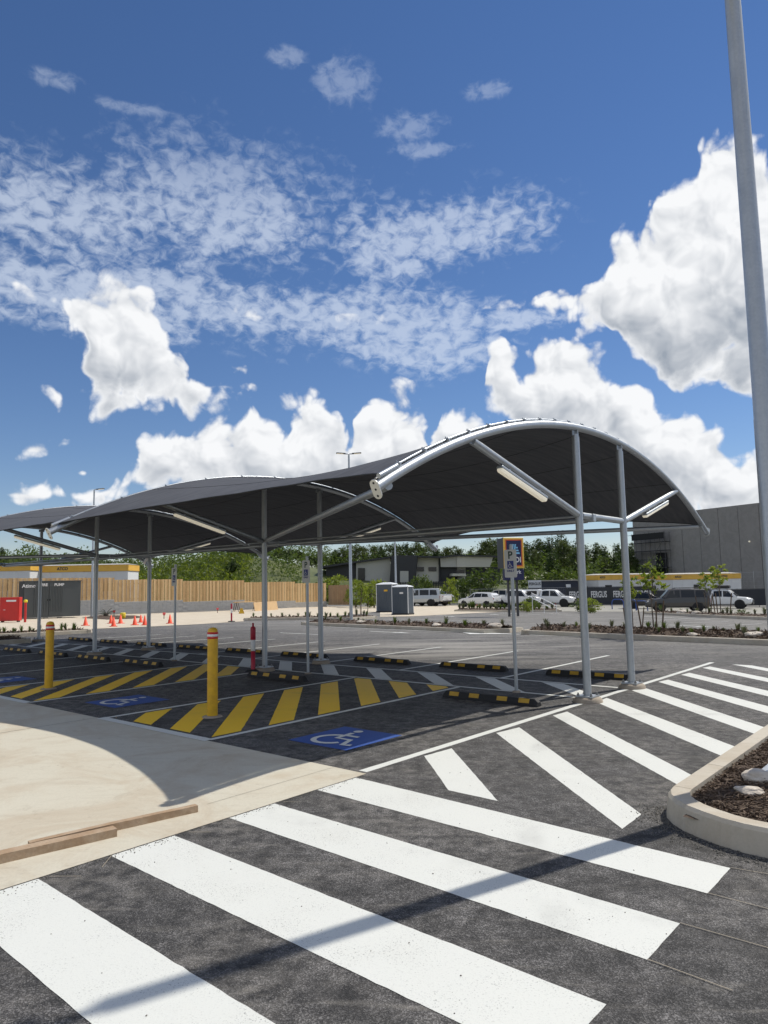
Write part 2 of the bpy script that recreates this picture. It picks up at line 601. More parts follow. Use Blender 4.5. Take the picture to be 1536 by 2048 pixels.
def asphalt_mat():
    M_ = bpy.data.materials.new('asphalt')
    M_.use_nodes = True
    t = M_.node_tree
    b = t.nodes['Principled BSDF']
    pos = nnew(t, 'ShaderNodeNewGeometry').outputs['Position']
    vo = nnew(t, 'ShaderNodeTexVoronoi')
    vo.feature = 'F1'
    vo.inputs['Scale'].default_value = 150
    t.links.new(pos, vo.inputs['Vector'])
    cs = nnew(t, 'ShaderNodeSeparateColor')
    t.links.new(vo.outputs['Color'], cs.inputs[0])
    stone = mathn(t, 'POWER', cs.outputs[0], 2.6)
    fine = noise(t, pos, 240, 3, 0.75)
    mid = noise(t, pos, 9, 5, 0.6)
    big = noise(t, pos, 0.55, 5, 0.62, 0.5)
    mp = nnew(t, 'ShaderNodeMapping')
    mp.inputs['Rotation'].default_value = (0, 0, R(49.5 - 90))
    mp.inputs['Scale'].default_value = (0.18, 1.0, 1)
    t.links.new(pos, mp.inputs[0])
    streak = noise(t, mp.outputs[0], 1.6, 5, 0.65, 0.3)
    val = mathn(t, 'MULTIPLY_ADD', stone, 0.130, 0.028)
    val = mathn(t, 'MULTIPLY', val, mathn(t, 'MULTIPLY_ADD', fine, 1.5, 0.25))
    val = mathn(t, 'MULTIPLY', val, smooth(t, mid, 0.28, 0.72, 0.55, 1.45))
    val = mathn(t, 'MULTIPLY', val, smooth(t, noise(t, pos, 2.7, 7, 0.68, 0.6), 0.30, 0.70, 0.62, 1.35))
    val = mathn(t, 'MULTIPLY', val, smooth(t, noise(t, pos, 0.23, 4, 0.6, 0.8), 0.3, 0.7, 0.72, 1.25))
    rgb = nnew(t, 'ShaderNodeCombineColor')
    t.links.new(mathn(t, 'MULTIPLY', val, 1.04), rgb.inputs[0])
    t.links.new(val, rgb.inputs[1])
    t.links.new(mathn(t, 'MULTIPLY', val, 0.98), rgb.inputs[2])
    dust = mathn(t, 'MULTIPLY', smooth(t, big, 0.42, 0.66), smooth(t, mid, 0.35, 0.65))
    dust = mathn(t, 'ADD', mathn(t, 'MULTIPLY', dust, 0.34), mathn(t, 'MULTIPLY', smooth(t, streak, 0.55, 0.8), 0.25))
    scuff = noise(t, mp.outputs[0], 7.0, 6, 0.72, 0.8)
    dust = mathn(t, 'ADD', dust, mathn(t, 'MULTIPLY', smooth(t, scuff, 0.54, 0.72), 0.38))
    c = mixc(t, dust, rgb.outputs[0], (0.24, 0.222, 0.195))
    # cement dust washed over the lanes, plus grazing glare painted in farther out
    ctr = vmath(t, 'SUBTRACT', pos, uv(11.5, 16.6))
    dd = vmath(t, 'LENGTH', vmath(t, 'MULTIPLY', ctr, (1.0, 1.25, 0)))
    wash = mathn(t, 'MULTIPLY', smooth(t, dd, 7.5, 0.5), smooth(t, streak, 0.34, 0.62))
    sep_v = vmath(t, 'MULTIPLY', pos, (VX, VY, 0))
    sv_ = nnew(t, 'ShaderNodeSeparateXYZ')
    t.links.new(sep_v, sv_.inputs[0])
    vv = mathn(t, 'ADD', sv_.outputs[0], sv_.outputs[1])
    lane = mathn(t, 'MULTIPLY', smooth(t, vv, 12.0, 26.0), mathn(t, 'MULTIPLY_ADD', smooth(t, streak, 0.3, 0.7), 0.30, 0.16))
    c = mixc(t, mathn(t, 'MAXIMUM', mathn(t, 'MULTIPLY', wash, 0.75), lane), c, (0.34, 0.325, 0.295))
    # paver joins every few metres along the lane and scattered oil drips
    sxy = nnew(t, 'ShaderNodeSeparateXYZ')
    rot = nnew(t, 'ShaderNodeMapping')
    rot.inputs["Rotation"].default_value = (0, 0, -ROT_SEAM)
    t.links.new(pos, rot.inputs[0])
    wob = noise(t, pos, 0.8, 3, 0.6)
    t.links.new(rot.outputs[0], sxy.inputs[0])
    q = mathn(t, 'FRACT', mathn(t, 'MULTIPLY', mathn(t, 'MULTIPLY_ADD', wob, 0.09, sxy.outputs[0]), 1 / 3.7))
    seam = mathn(t, 'MULTIPLY', mathn(t, 'LESS_THAN', mathn(t, 'ABSOLUTE', mathn(t, 'SUBTRACT', q, 0.36)), 0.0035), 0.45)
    c = mixc(t, seam, c, (0.02, 0.02, 0.02))
    vo2 = nnew(t, 'ShaderNodeTexVoronoi')
    vo2.inputs['Scale'].default_value = 0.9
    t.links.new(pos, vo2.inputs['Vector'])
    oil = mathn(t, 'MULTIPLY', smooth(t, mathn(t, 'ADD', vo2.outputs['Distance'], mathn(t, 'MULTIPLY', mid, 0.10)), 0.13, 0.05), 0.55)
    c = mixc(t, oil, c, (0.014, 0.013, 0.012))
    c = mixc(t, mathn(t, 'MULTIPLY', tracks(t, pos), 0.55), c, (0.018, 0.018, 0.018))
    t.links.new(c, b.inputs['Base Color'])
    b.inputs['Roughness'].default_value = 0.78
    b.inputs['Specular IOR Level'].default_value = 0.45
    bn = nnew(t, 'ShaderNodeBump')
    bn.inputs['Strength'].default_value = 0.55
    bn.inputs['Distance'].default_value = 0.006
    t.links.new(mathn(t, 'ADD', vo.outputs['Distance'], mathn(t, 'MULTIPLY', fine, 0.6)), bn.inputs['Height'])
    t.links.new(bn.outputs[0], b.inputs['Normal'])
    return M_


def tracks(t, pos):
    """faint rubber left by turning cars"""
    out = None
    for (u, v, r) in ((2.0, -24.0, 26.3), (2.0, -24.0, 27.85), (-9.0, 12.0, 12.3), (-9.0, 12.0, 13.8), (18.0, 30.0, 23.6), (18.0, 30.0, 25.1)):
        ln_ = vmath(t, 'LENGTH', vmath(t, 'MULTIPLY', vmath(t, 'SUBTRACT', pos, uv(u, v)), (1, 1, 0)))
        k = smooth(t, mathn(t, 'ABSOLUTE', mathn(t, 'SUBTRACT', ln_, r)), 0.14, 0.03)
        out = k if out is None else mathn(t, 'MAXIMUM', out, k)
    return mathn(t, 'MULTIPLY', out, smooth(t, noise(t, pos, 1.1, 5, 0.7), 0.42, 0.66))


def paint_mat(name, col, worn=(0.10, 0.10, 0.10), wear=0.35, dirt=(0.45, 0.43, 0.38)):
    M_ = bpy.data.materials.new(name)
    M_.use_nodes = True
    t = M_.node_tree
    b = t.nodes['Principled BSDF']
    pos = nnew(t, 'ShaderNodeNewGeometry').outputs['Position']
    n1 = noise(t, pos, 105, 3, 0.75)
    n2 = noise(t, pos, 2.6, 5, 0.6)
    pits = mathn(t, 'MULTIPLY', smooth(t, n1, 0.56, 0.68), mathn(t, 'MULTIPLY_ADD', smooth(t, n2, 0.42, 0.66), wear, wear * .35))
    soil = mathn(t, 'MULTIPLY', smooth(t, noise(t, pos, 1.3, 6, 0.65, 0.4), 0.50, 0.80), 0.20)
    c = mixc(t, soil, col, dirt)
    c = mixc(t, pits, c, worn)
    c = mixc(t, mathn(t, 'MULTIPLY', tracks(t, pos), 0.16), c, (0.10, 0.10, 0.10))
    t.links.new(c, b.inputs['Base Color'])
    b.inputs['Roughness'].default_value = 0.62
    bn = nnew(t, 'ShaderNodeBump')
    bn.inputs['Strength'].default_value = 0.25
    bn.inputs['Distance'].default_value = 0.004
    t.links.new(n1, bn.inputs['Height'])
    t.links.new(bn.outputs[0], b.inputs['Normal'])
    return M_


def concrete_mat(name, col, stain=(0.34, 0.25, 0.15), amt=0.45, spots=True):
    M_ = bpy.data.materials.new(name)
    M_.use_nodes = True
    t = M_.node_tree
    b = t.nodes['Principled BSDF']
    pos = nnew(t, 'ShaderNodeNewGeometry').outputs['Position']
    n1 = noise(t, pos, 1.1, 6, 0.68, 0.9)
    n2 = noise(t, pos, 60, 4, 0.7)
    n3 = noise(t, pos, 3.7, 6, 0.7, 1.6)
    f = mathn(t, 'MULTIPLY', smooth(t, n1, 0.40, 0.64), amt)
    c = mixc(t, f, col, stain)
    c = mixc(t, mathn(t, 'MULTIPLY', smooth(t, n3, 0.55, 0.72), 0.28), c, tuple(x * 0.62 for x in stain))
    mpc = nnew(t, 'ShaderNodeMapping')
    mpc.inputs['Rotation'].default_value = (0, 0, R(12))
    mpc.inputs['Scale'].default_value = (0.35, 2.2, 1)
    t.links.new(pos, mpc.inputs[0])
    c = mixc(t, mathn(t, 'MULTIPLY', smooth(t, noise(t, mpc.outputs[0], 2.4, 7, 0.72, 1.2), 0.50, 0.72), 0.22), c, tuple(x * 0.70 for x in stain))
    c = mixc(t, mathn(t, 'MULTIPLY', smooth(t, n2, 0.40, 0.75), 0.22), c, tuple(x * 0.55 for x in col))
    if spots:
        vo = nnew(t, 'ShaderNodeTexVoronoi')
        vo.inputs['Scale'].default_value = 4.3
        vo.inputs['Randomness'].default_value = 1.0
        t.links.new(pos, vo.inputs['Vector'])
        sp_ = mathn(t, 'MULTIPLY', mathn(t, 'LESS_THAN', vo.outputs['Distance'], 0.035), 0.55)
        c = mixc(t, sp_, c, (0.12, 0.10, 0.08))
    t.links.new(c, b.inputs['Base Color'])
    b.inputs['Roughness'].default_value = 0.85
    b.inputs['Specular IOR Level'].default_value = 0.3
    bn = nnew(t, 'ShaderNodeBump')
    bn.inputs['Strength'].default_value = 0.25
    bn.inputs['Distance'].default_value = 0.004
    t.links.new(n2, bn.inputs['Height'])
    t.links.new(bn.outputs[0], b.inputs['Normal'])
    return M_


def leaf_mat(name, c1, c2, scale=1.5, trans=0.25):
    M_ = bpy.data.materials.new(name)
    M_.use_nodes = True
    t = M_.node_tree
    b = t.nodes['Principled BSDF']
    pos = nnew(t, 'ShaderNodeNewGeometry').outputs['Position']
    f = smooth(t, noise(t, pos, scale, 4, 0.6), 0.32, 0.68)
    oi = nnew(t, 'ShaderNodeObjectInfo')
    hsv = nnew(t, 'ShaderNodeHueSaturation')
    t.links.new(mixc(t, f, c1, c2), hsv.inputs['Color'])
    t.links.new(mathn(t, 'MULTIPLY_ADD', oi.outputs['Random'], 0.75, 0.62), hsv.inputs['Value'])
    t.links.new(mathn(t, 'MULTIPLY_ADD', oi.outputs['Random'], -0.035, 0.515), hsv.inputs['Hue'])
    t.links.new(hsv.outputs[0], b.inputs['Base Color'])
    b.inputs['Roughness'].default_value = 0.55
    b.inputs['Specular IOR Level'].default_value = 0.35
    b.inputs['Transmission Weight'].default_value = 0.0
    tr = nnew(t, 'ShaderNodeBsdfTranslucent')
    tr.inputs[0].default_value = (c2[0] * 1.5, c2[1] * 1.6, c2[2] * .7, 1)
    mx = nnew(t, 'ShaderNodeMixShader')
    mx.inputs[0].default_value = trans
    t.links.new(b.outputs[0], mx.inputs[1])
    t.links.new(tr.outputs[0], mx.inputs[2])
    t.links.new(mx.outputs[0], t.nodes['Material Output'].inputs[0])
    return M_


def galv_mat():
    M_ = bpy.data.materials.new('galvanised_steel')
    M_.use_nodes = True
    t = M_.node_tree
    b = t.nodes['Principled BSDF']
    pos = nnew(t, 'ShaderNodeNewGeometry').outputs['Position']
    vo = nnew(t, 'ShaderNodeTexVoronoi')
    vo.inputs['Scale'].default_value = 55
    t.links.new(pos, vo.inputs['Vector'])
    cs = nnew(t, 'ShaderNodeSeparateColor')
    t.links.new(vo.outputs['Color'], cs.inputs[0])
    n = noise(t, pos, 6, 4, 0.6)
    f = mathn(t, 'MULTIPLY_ADD', cs.outputs[0], 0.14, mathn(t, 'MULTIPLY', n, 0.6))
    t.links.new(mixc(t, f, (0.33, 0.36, 0.39), (0.57, 0.60, 0.63)), b.inputs['Base Color'])
    b.inputs['Metallic'].default_value = 0.7
    t.links.new(mathn(t, 'MULTIPLY_ADD', n, 0.25, 0.30), b.inputs['Roughness'])
    return M_


def fabric_mat():
    M_ = bpy.data.materials.new('shade_cloth')
    M_.use_nodes = True
    t = M_.node_tree
    b = t.nodes['Principled BSDF']
    tcn = nnew(t, 'ShaderNodeTexCoord')
    mp = nnew(t, 'ShaderNodeMapping')
    mp.inputs['Scale'].default_value = (0.35, 6.0, 2.0)
    t.links.new(tcn.outputs['Object'], mp.inputs[0])
    n = noise(t, mp.outputs[0], 2.2, 5, 0.6)
    c = mixc(t, smooth(t, n, 0.3, 0.7), (0.092, 0.096, 0.108), (0.125, 0.130, 0.145))
    t.links.new(c, b.inputs['Base Color'])
    b.inputs['Roughness'].default_value = 0.8
    b.inputs['Specular IOR Level'].default_value = 0.04
    tr = nnew(t, 'ShaderNodeBsdfTranslucent')
    tr.inputs[0].default_value = (0.02, 0.021, 0.024, 1)
    mx = nnew(t, 'ShaderNodeMixShader')
    mx.inputs[0].default_value = 0.06
    t.links.new(b.outputs[0], mx.inputs[1])
    t.links.new(tr.outputs[0], mx.inputs[2])
    t.links.new(mx.outputs[0], t.nodes['Material Output'].inputs[0])
    return M_


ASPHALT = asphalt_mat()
PAINT_W = paint_mat('white_road_paint', (0.655, 0.665, 0.625), wear=0.6)
PAINT_Y = paint_mat('yellow_road_paint', (0.96, 0.59, 0.018), dirt=(0.68, 0.42, 0.06), wear=0.3)
PAINT_B = paint_mat('blue_road_paint', (0.022, 0.075, 0.30), wear=0.3, dirt=(.05, .07, .16))
CONC = concrete_mat('pale_concrete', (0.555, 0.52, 0.425), (0.45, 0.37, 0.27), 0.6)
CONC_FAR = concrete_mat('far_concrete', (0.60, 0.53, 0.42), (0.45, 0.36, 0.25), 0.35, False)
KERB = concrete_mat('kerb_concrete', (0.52, 0.475, 0.395), (0.38, 0.31, 0.22), 0.5, False)
PANELC = concrete_mat('tilt_panel_concrete', (0.28, 0.273, 0.266), (0.22, 0.215, 0.212), 0.6, False)
BLOCKC = concrete_mat('block_concrete', (0.42, 0.41, 0.39), (0.34, 0.32, 0.29), 0.4, False)
GALV = galv_mat()
CLOTH = fabric_mat()
BLACK = mat('black_rubber', (0.016, 0.016, 0.017), 0.7, bump=(60, .2))
YELLOW = mat('yellow_enamel', (0.68, 0.40, 0.012), 0.45, var=(9, .55, (0.50, 0.28, 0.02)), grain=(30, .12), bump=(70, .12))
YELLOWP = mat('yellow_panel', (0.55, 0.33, 0.03), 0.5, var=(9, .5, (0.4, 0.22, 0.02)))
RED = mat('red_enamel', (0.55, 0.022, 0.018), 0.4, var=(3, .3, (0.4, 0.02, 0.016)))
REDFLEX = mat('red_plastic', (0.42, 0.018, 0.045), 0.5)
WHITE = mat('white_plastic', (0.75, 0.75, 0.74), 0.45)
SIGNW = mat('sign_white', (0.62, 0.63, 0.62), 0.4, 0.0)
SIGNB = mat('sign_blue', (0.012, 0.03, 0.22), 0.4)
SIGNG = mat('sign_green', (0.01, 0.045, 0.03), 0.4)
WOOD = mat('weathered_timber', (0.34, 0.23, 0.14), 0.8, var=(7, .6, (0.46, 0.36, 0.26)), grain=(50, .25), bump=(40, .3))
WOODNEW = mat('new_timber', (0.60, 0.40, 0.19), 0.8, var=(1.7, .8, (0.50, 0.31, 0.14)), grain=(9, .2))
DIFF = mat('opal_diffuser', (0.85, 0.81, 0.68), 0.35)
DIFF.node_tree.nodes['Principled BSDF'].inputs['Emission Color'].default_value = (1.0, 0.90, 0.70, 1)
DIFF.node_tree.nodes['Principled BSDF'].inputs['Emission Strength'].default_value = 0.30
ENDCAP = mat('end_plate_zinc', (0.60, 0.60, 0.56), 0.45, 0.5)
DARK = mat('dark_hole', (0.01, 0.01, 0.01), 0.9)
MULCH = mat('bark_mulch', (0.060, 0.038, 0.026), 0.95, var=(14, .8, (0.12, 0.082, 0.055)), grain=(45, .5), bump=(30, 1.0, .03))
CHIP = mat('bark_chip', (0.075, 0.048, 0.034), 0.9, var=(22, .95, (0.20, 0.145, 0.10)), bump=(90, .4))
ROCK = mat('pale_rock', (0.62, 0.56, 0.48), 0.85, var=(9, .6, (0.45, 0.38, 0.30)), bump=(25, .4))
# ------------------------------------------------------------------ ground
ROTV = math.atan2(VY, VX)          # local +x = v, local +y = u


def UVM(u, v, z=0.0, rz=0.0):
    return Matrix.Translation(uv(u, v, z)) @ Matrix.Rotation(ROTV + rz, 4, 'Z')


def grid_sheet(name, xs, ys, dz, material):
    vs = [(x, y, gz(x, y) + dz) for y in ys for x in xs]
    n = len(xs)
    fs = [(j * n + i, j * n + i + 1, (j + 1) * n + i + 1, (j + 1) * n + i) for j in range(len(ys) - 1) for i in range(n - 1)]
    b = MB()
    b.add(vs, fs, True)
    return b.build(name, material, kind='structure')


GRASS = leaf_mat('meadow', (0.055, 0.075, 0.022), (0.10, 0.12, 0.04), 0.35, 0.05)
ground = grid_sheet('ground', [-1800, -900, -400, -200, -120, -80, -60, -33.3, -20, -10, 0, 10, 20, 30, 40, 55, 80, 120, 200, 400, 900, 1800],
                    [-60, -20, 0, 12, 24, 30, 36, 42, 48, 55, 62, 70, 85, 100, 140, 200, 400, 900, 2600], -0.035, GRASS)
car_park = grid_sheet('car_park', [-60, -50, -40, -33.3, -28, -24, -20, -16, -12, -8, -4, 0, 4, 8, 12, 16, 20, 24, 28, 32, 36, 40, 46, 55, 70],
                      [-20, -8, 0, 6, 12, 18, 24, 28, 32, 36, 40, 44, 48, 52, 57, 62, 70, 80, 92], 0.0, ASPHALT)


def clip(poly, a, b, c):
    """keep the side a*x + b*y <= c of a convex polygon"""
    out = []
    for i, p in enumerate(poly):
        q = poly[(i + 1) % len(poly)]
        dp, dq = a * p[0] + b * p[1] - c, a * q[0] + b * q[1] - c
        if dp <= 0:
            out.append(p)
        if (dp < 0 < dq) or (dq < 0 < dp):
            t = dp / (dp - dq)
            out.append((p[0] + (q[0] - p[0]) * t, p[1] + (q[1] - p[1]) * t))
    return out


EDGE = random.Random(99)


def sheet(name, pts, dz, material, parent=None, kind=None):
    """a flat patch that follows the ground; pts are world (x, y)"""
    bm = bmesh.new()
    if material in (PAINT_W, PAINT_Y) and max(p[1] for p in pts) < 16:
        q = []                     # paint never stops on a perfectly straight line
        for i, a in enumerate(pts):
            b_ = pts[(i + 1) % len(pts)]
            n_ = max(1, min(60, int(math.hypot(b_[0] - a[0], b_[1] - a[1]) / .06)))
            for k in range(n_):
                j = .0014 if k else 0.0
                q.append((a[0] + (b_[0] - a[0]) * k / n_ + EDGE.gauss(0, j), a[1] + (b_[1] - a[1]) * k / n_ + EDGE.gauss(0, j)))
        pts = q
    f = bm.faces.new([bm.verts.new((p[0], p[1], 0)) for p in pts])
    bmesh.ops.recalc_face_normals(bm, faces=[f])
    if f.normal.z < 0:
        f.normal_flip()
    ys = [p[1] for p in pts]
    xs = [p[0] for p in pts]
    if max(ys) > 24:
        cuts = [y for y in list(range(24, 62, 4)) + [62] if min(ys) < y < max(ys)]
        for y in cuts:
            bmesh.ops.bisect_plane(bm, geom=bm.verts[:] + bm.edges[:] + bm.faces[:], plane_co=(0, y, 0), plane_no=(0, 1, 0))
        for x in range(-60, 70, 8):
            if min(xs) < x < max(xs):
                bmesh.ops.bisect_plane(bm, geom=bm.verts[:] + bm.edges[:] + bm.faces[:], plane_co=(x, 0, 0), plane_no=(1, 0, 0))
    for v in bm.verts:
        v.co.z = gz(v.co.x, v.co.y) + dz
    me = bpy.data.meshes.new(name)
    bm.to_mesh(me)
    bm.free()
    me.materials.append(material)
    return link(name, me, parent, None, kind)


def sheet_uv(name, pts, dz, material, parent=None, kind=None):
    return sheet(name, [tuple(uv(*p))[:2] for p in pts], dz, material, parent, kind)


def sheet_px(name, pts, dz, material, parent=None, kind=None):
    return sheet(name, [tuple(at(*p))[:2] for p in pts], dz, material, parent, kind)


def line_uv(name, a, b, w, material, parent, dz=0.0022):
    d = Vector((b[0] - a[0], b[1] - a[1])).normalized() * w / 2
    n = (-d.y, d.x)
    return sheet_uv(name, [(a[0] + n[0], a[1] + n[1]), (b[0] + n[0], b[1] + n[1]), (b[0] - n[0], b[1] - n[1]), (a[0] - n[0], a[1] - n[1])], dz, material, parent)


def line_px(name, a, b, w, material, parent, dz=0.012):
    A, B = at(*a), at(*b)
    d = (B - A)
    d.z = 0
    d = d.normalized() * w / 2
    n = Vector((-d.y, d.x, 0))
    return sheet(name, [tuple((A + n).xy), tuple((B + n).xy), tuple((B - n).xy), tuple((A - n).xy)], dz, material, parent)


apron = sheet_uv('concrete_apron', [(4.61, 5.07), (34, 5.07), (34, -14), (4.61, -14)], 0.004, CONC, None, 'structure')
# saw-cut control joints in the apron
JOINT = mat('joint_filler', (0.16, 0.14, 0.11), 0.9)
for u in (9.6,):
    line_uv('joint', (u, 5.06), (u, -13.9), 0.012, JOINT, apron, 0.007)
line_uv('joint', (5.02, 5.06), (5.02, 3.6), 0.004, JOINT, apron, 0.007)

# zebra crossing in front of the camera
for L0, L1, R0, R1 in ((1.60, 2.07, 1.50, 1.99), (2.54, 3.02, 2.47, 2.96), (3.50, 3.95, 3.41, 3.86), (4.43, 4.92, 4.31, 4.76)):
    sheet_uv('crossing_stripe', [(4.600, L0), (4.600, L1), (1.375, R1), (1.375, R0)], 0.0022, PAINT_W, car_park)
# diagonal hatching beside the island
HATCH = [[(4.6, 5.94), (4.57, 6.38), (3.20, 5.08), (3.69, 5.09)], [(4.60, 7.32), (4.55, 7.76), (2.17, 5.43), (2.16, 5.04)],
         [(4.58, 8.68), (4.56, 9.05), (2.06, 6.60), (2.06, 6.22)], [(4.56, 9.97), (4.60, 10.42), (2.06, 7.98), (2.06, 7.48)],
         [(4.58, 11.33), (4.55, 11.74), (2.06, 9.2), (2.06, 8.75)], [(4.58, 12.5), (4.54, 12.86), (2.06, 10.45), (2.06, 10.0)],
         [(4.57, 13.63), (4.54, 14.0), (2.06, 11.62), (2.06, 11.15)], [(4.57, 14.88), (4.53, 15.2), (2.06, 12.85), (2.06, 12.4)],
         [(4.28, 15.80), (3.90, 15.78), (2.06, 13.95), (2.06, 13.55)]]
for h in HATCH:
    sheet_uv('hatch_stripe', h, 0.0022, PAINT_W, car_park)
line_uv('bay_line', (4.70, 5.12), (4.70, 15.95), 0.10, PAINT_W, car_park, 0.0022)
NEAR_U = [7.10, 9.50, 11.86, 14.24, 16.53, 18.83, 21.15, 23.5]
FAR_U = [7.10, 9.52, 11.95, 14.2, 16.53, 18.9, 21.2, 23.55, 25.9]
for u in NEAR_U:
    line_uv('bay_line', (u, 5.12), (u, 10.16), 0.085, PAINT_W, car_park)
for u in FAR_U:
    line_uv('bay_line', (u, 11.55), (u, 16.3), 0.085, PAINT_W, car_park)
for v in (10.215, 11.5):
    line_uv('walkway_edge_line', (4.76, v), (29.5, v), 0.085, PAINT_W, car_park, 0.0042)
for k in range(-2, 15):
    u0 = 7.28 + 1.375 * k
    p = [(u0, 10.28), (u0 + .42, 10.28), (u0 + 1.70, 11.44), (u0 + 1.28, 11.44)]
    p = clip(p, -1, 0, -4.78)
    if len(p) > 2:
        sheet_uv('walkway_stripe', p, 0.0022, PAINT_W, car_park)
for ub in (7.10, 11.86):
    ue = ub + 2.39
    for n in range(-3, 7):
        v0 = 5.22 + .87 * n
        p = [(ub + .10, v0), (ub + .10, v0 + .43), (ue - .10, v0 + .43 + 2.20), (ue - .10, v0 + 2.20)]
        p = clip(clip(p, 0, -1, -5.22), 0, 1, 10.13)
        if len(p) > 2:
            sheet_uv('yellow_hatch_stripe', p, 0.0022, PAINT_Y, car_park)
    sheet_uv('kerb_side_line', [(ub - .04, 5.02), (ue + .04, 5.02), (ue + .04, 5.15), (ub - .04, 5.15)], 0.0075, PAINT_W, car_park)


def arc(cx, cy, r, a0, a1, n=12):
    return [(cx + r * math.cos(R(a0 + (a1 - a0) * i / n)), cy + r * math.sin(R(a0 + (a1 - a0) * i / n))) for i in range(n + 1)]


def strokes(mb, path, w, tf, dz):
    """a flat ribbon along a path in symbol coordinates"""
    pts = [Vector(p) for p in path]
    L, Rr = [], []
    for i, p in enumerate(pts):
        d = (pts[min(i + 1, len(pts) - 1)] - pts[max(i - 1, 0)]).normalized()
        n = Vector((-d.y, d.x)) * w / 2
        L.append(p + n)
        Rr.append(p - n)
    vs = [tf(q, dz) for q in L] + [tf(q, dz) for q in Rr]
    k = len(pts)
    mb.add(vs, [(i, i + 1, k + i + 1, k + i) for i in range(k - 1)])


def wheelchair(mb, s, tf, dz):
    """the access symbol in a box of side s, centred on 0"""
    q = lambda x, y: (x * s, y * s)
    strokes(mb, [q(a, b) for a, b in arc(-.08, -.16, .23, 100, 335, 18)], .075 * s, tf, dz)
    strokes(mb, [q(-.10, .24), q(-.07, -.08), q(.16, -.08), q(.26, -.33), q(.37, -.29)], .075 * s, tf, dz + .0006)
    strokes(mb, [q(-.09, .09), q(.14, .09)], .065 * s, tf, dz + .0012)
    c = [Vector(q(a, b)) for a, b in arc(-.10, .345, .065, 0, 360, 14)][:-1]
    mb.add([tf(p, dz + .0018) for p in c], [list(range(len(c)))])


for uc, vc in ((5.87, 6.11), (10.62, 6.10), (15.35, 6.10)):
    pn = sheet_uv('access_symbol_panel', [(uc - .46, vc - .47), (uc + .46, vc - .47), (uc + .46, vc + .47), (uc - .46, vc + .47)], 0.004, PAINT_B, car_park)
    b = MB()
    wheelchair(b, .92, lambda p, dz: uv(uc - p[0], vc + p[1], dz), 0.007)
    b.build('wheelchair_symbol', PAINT_W, pn)
# layout chalk and paint dribbles left by the line markers
CHALK = mat('layout_chalk', (0.30, 0.26, 0.2), 0.9)
for a, b_ in (((1.375, 4.76), (.85, 4.85)), ((1.375, 4.31), (.95, 4.30)), ((1.375, 3.86), (.75, 3.86)), ((1.375, 3.41), (1.0, 3.38)),
              ((4.57, 3.12), (4.44, 3.22)), ((4.57, 2.13), (4.42, 2.25)), ((4.57, 4.02), (4.45, 4.1)), ((4.59, 2.54), (4.45, 2.40))):
    line_uv('chalk_line', a, b_, 0.005, CHALK, car_park, 0.006)

# ------------------------------------------------------------------ the shade canopy
AU = [4.68, 11.88, 19.08, 26.28]
VC, ZC, HC, RISE = 10.73, 2.72, 5.37, 1.36
RAD = (HC * HC + RISE * RISE) / (2 * RISE)


def zarch(y):
    return ZC + RISE - RAD + math.sqrt(RAD * RAD - y * y)


canopy = empty('shade_canopy', (0, 0, 0), 0, 'long dark grey shade sail on galvanised arches over the marked bays', 'shade canopy')
canopy.matrix_world = UVM(AU[0], VC)


def L(u, v, z):
    return Vector((v - VC, u - AU[0], z))


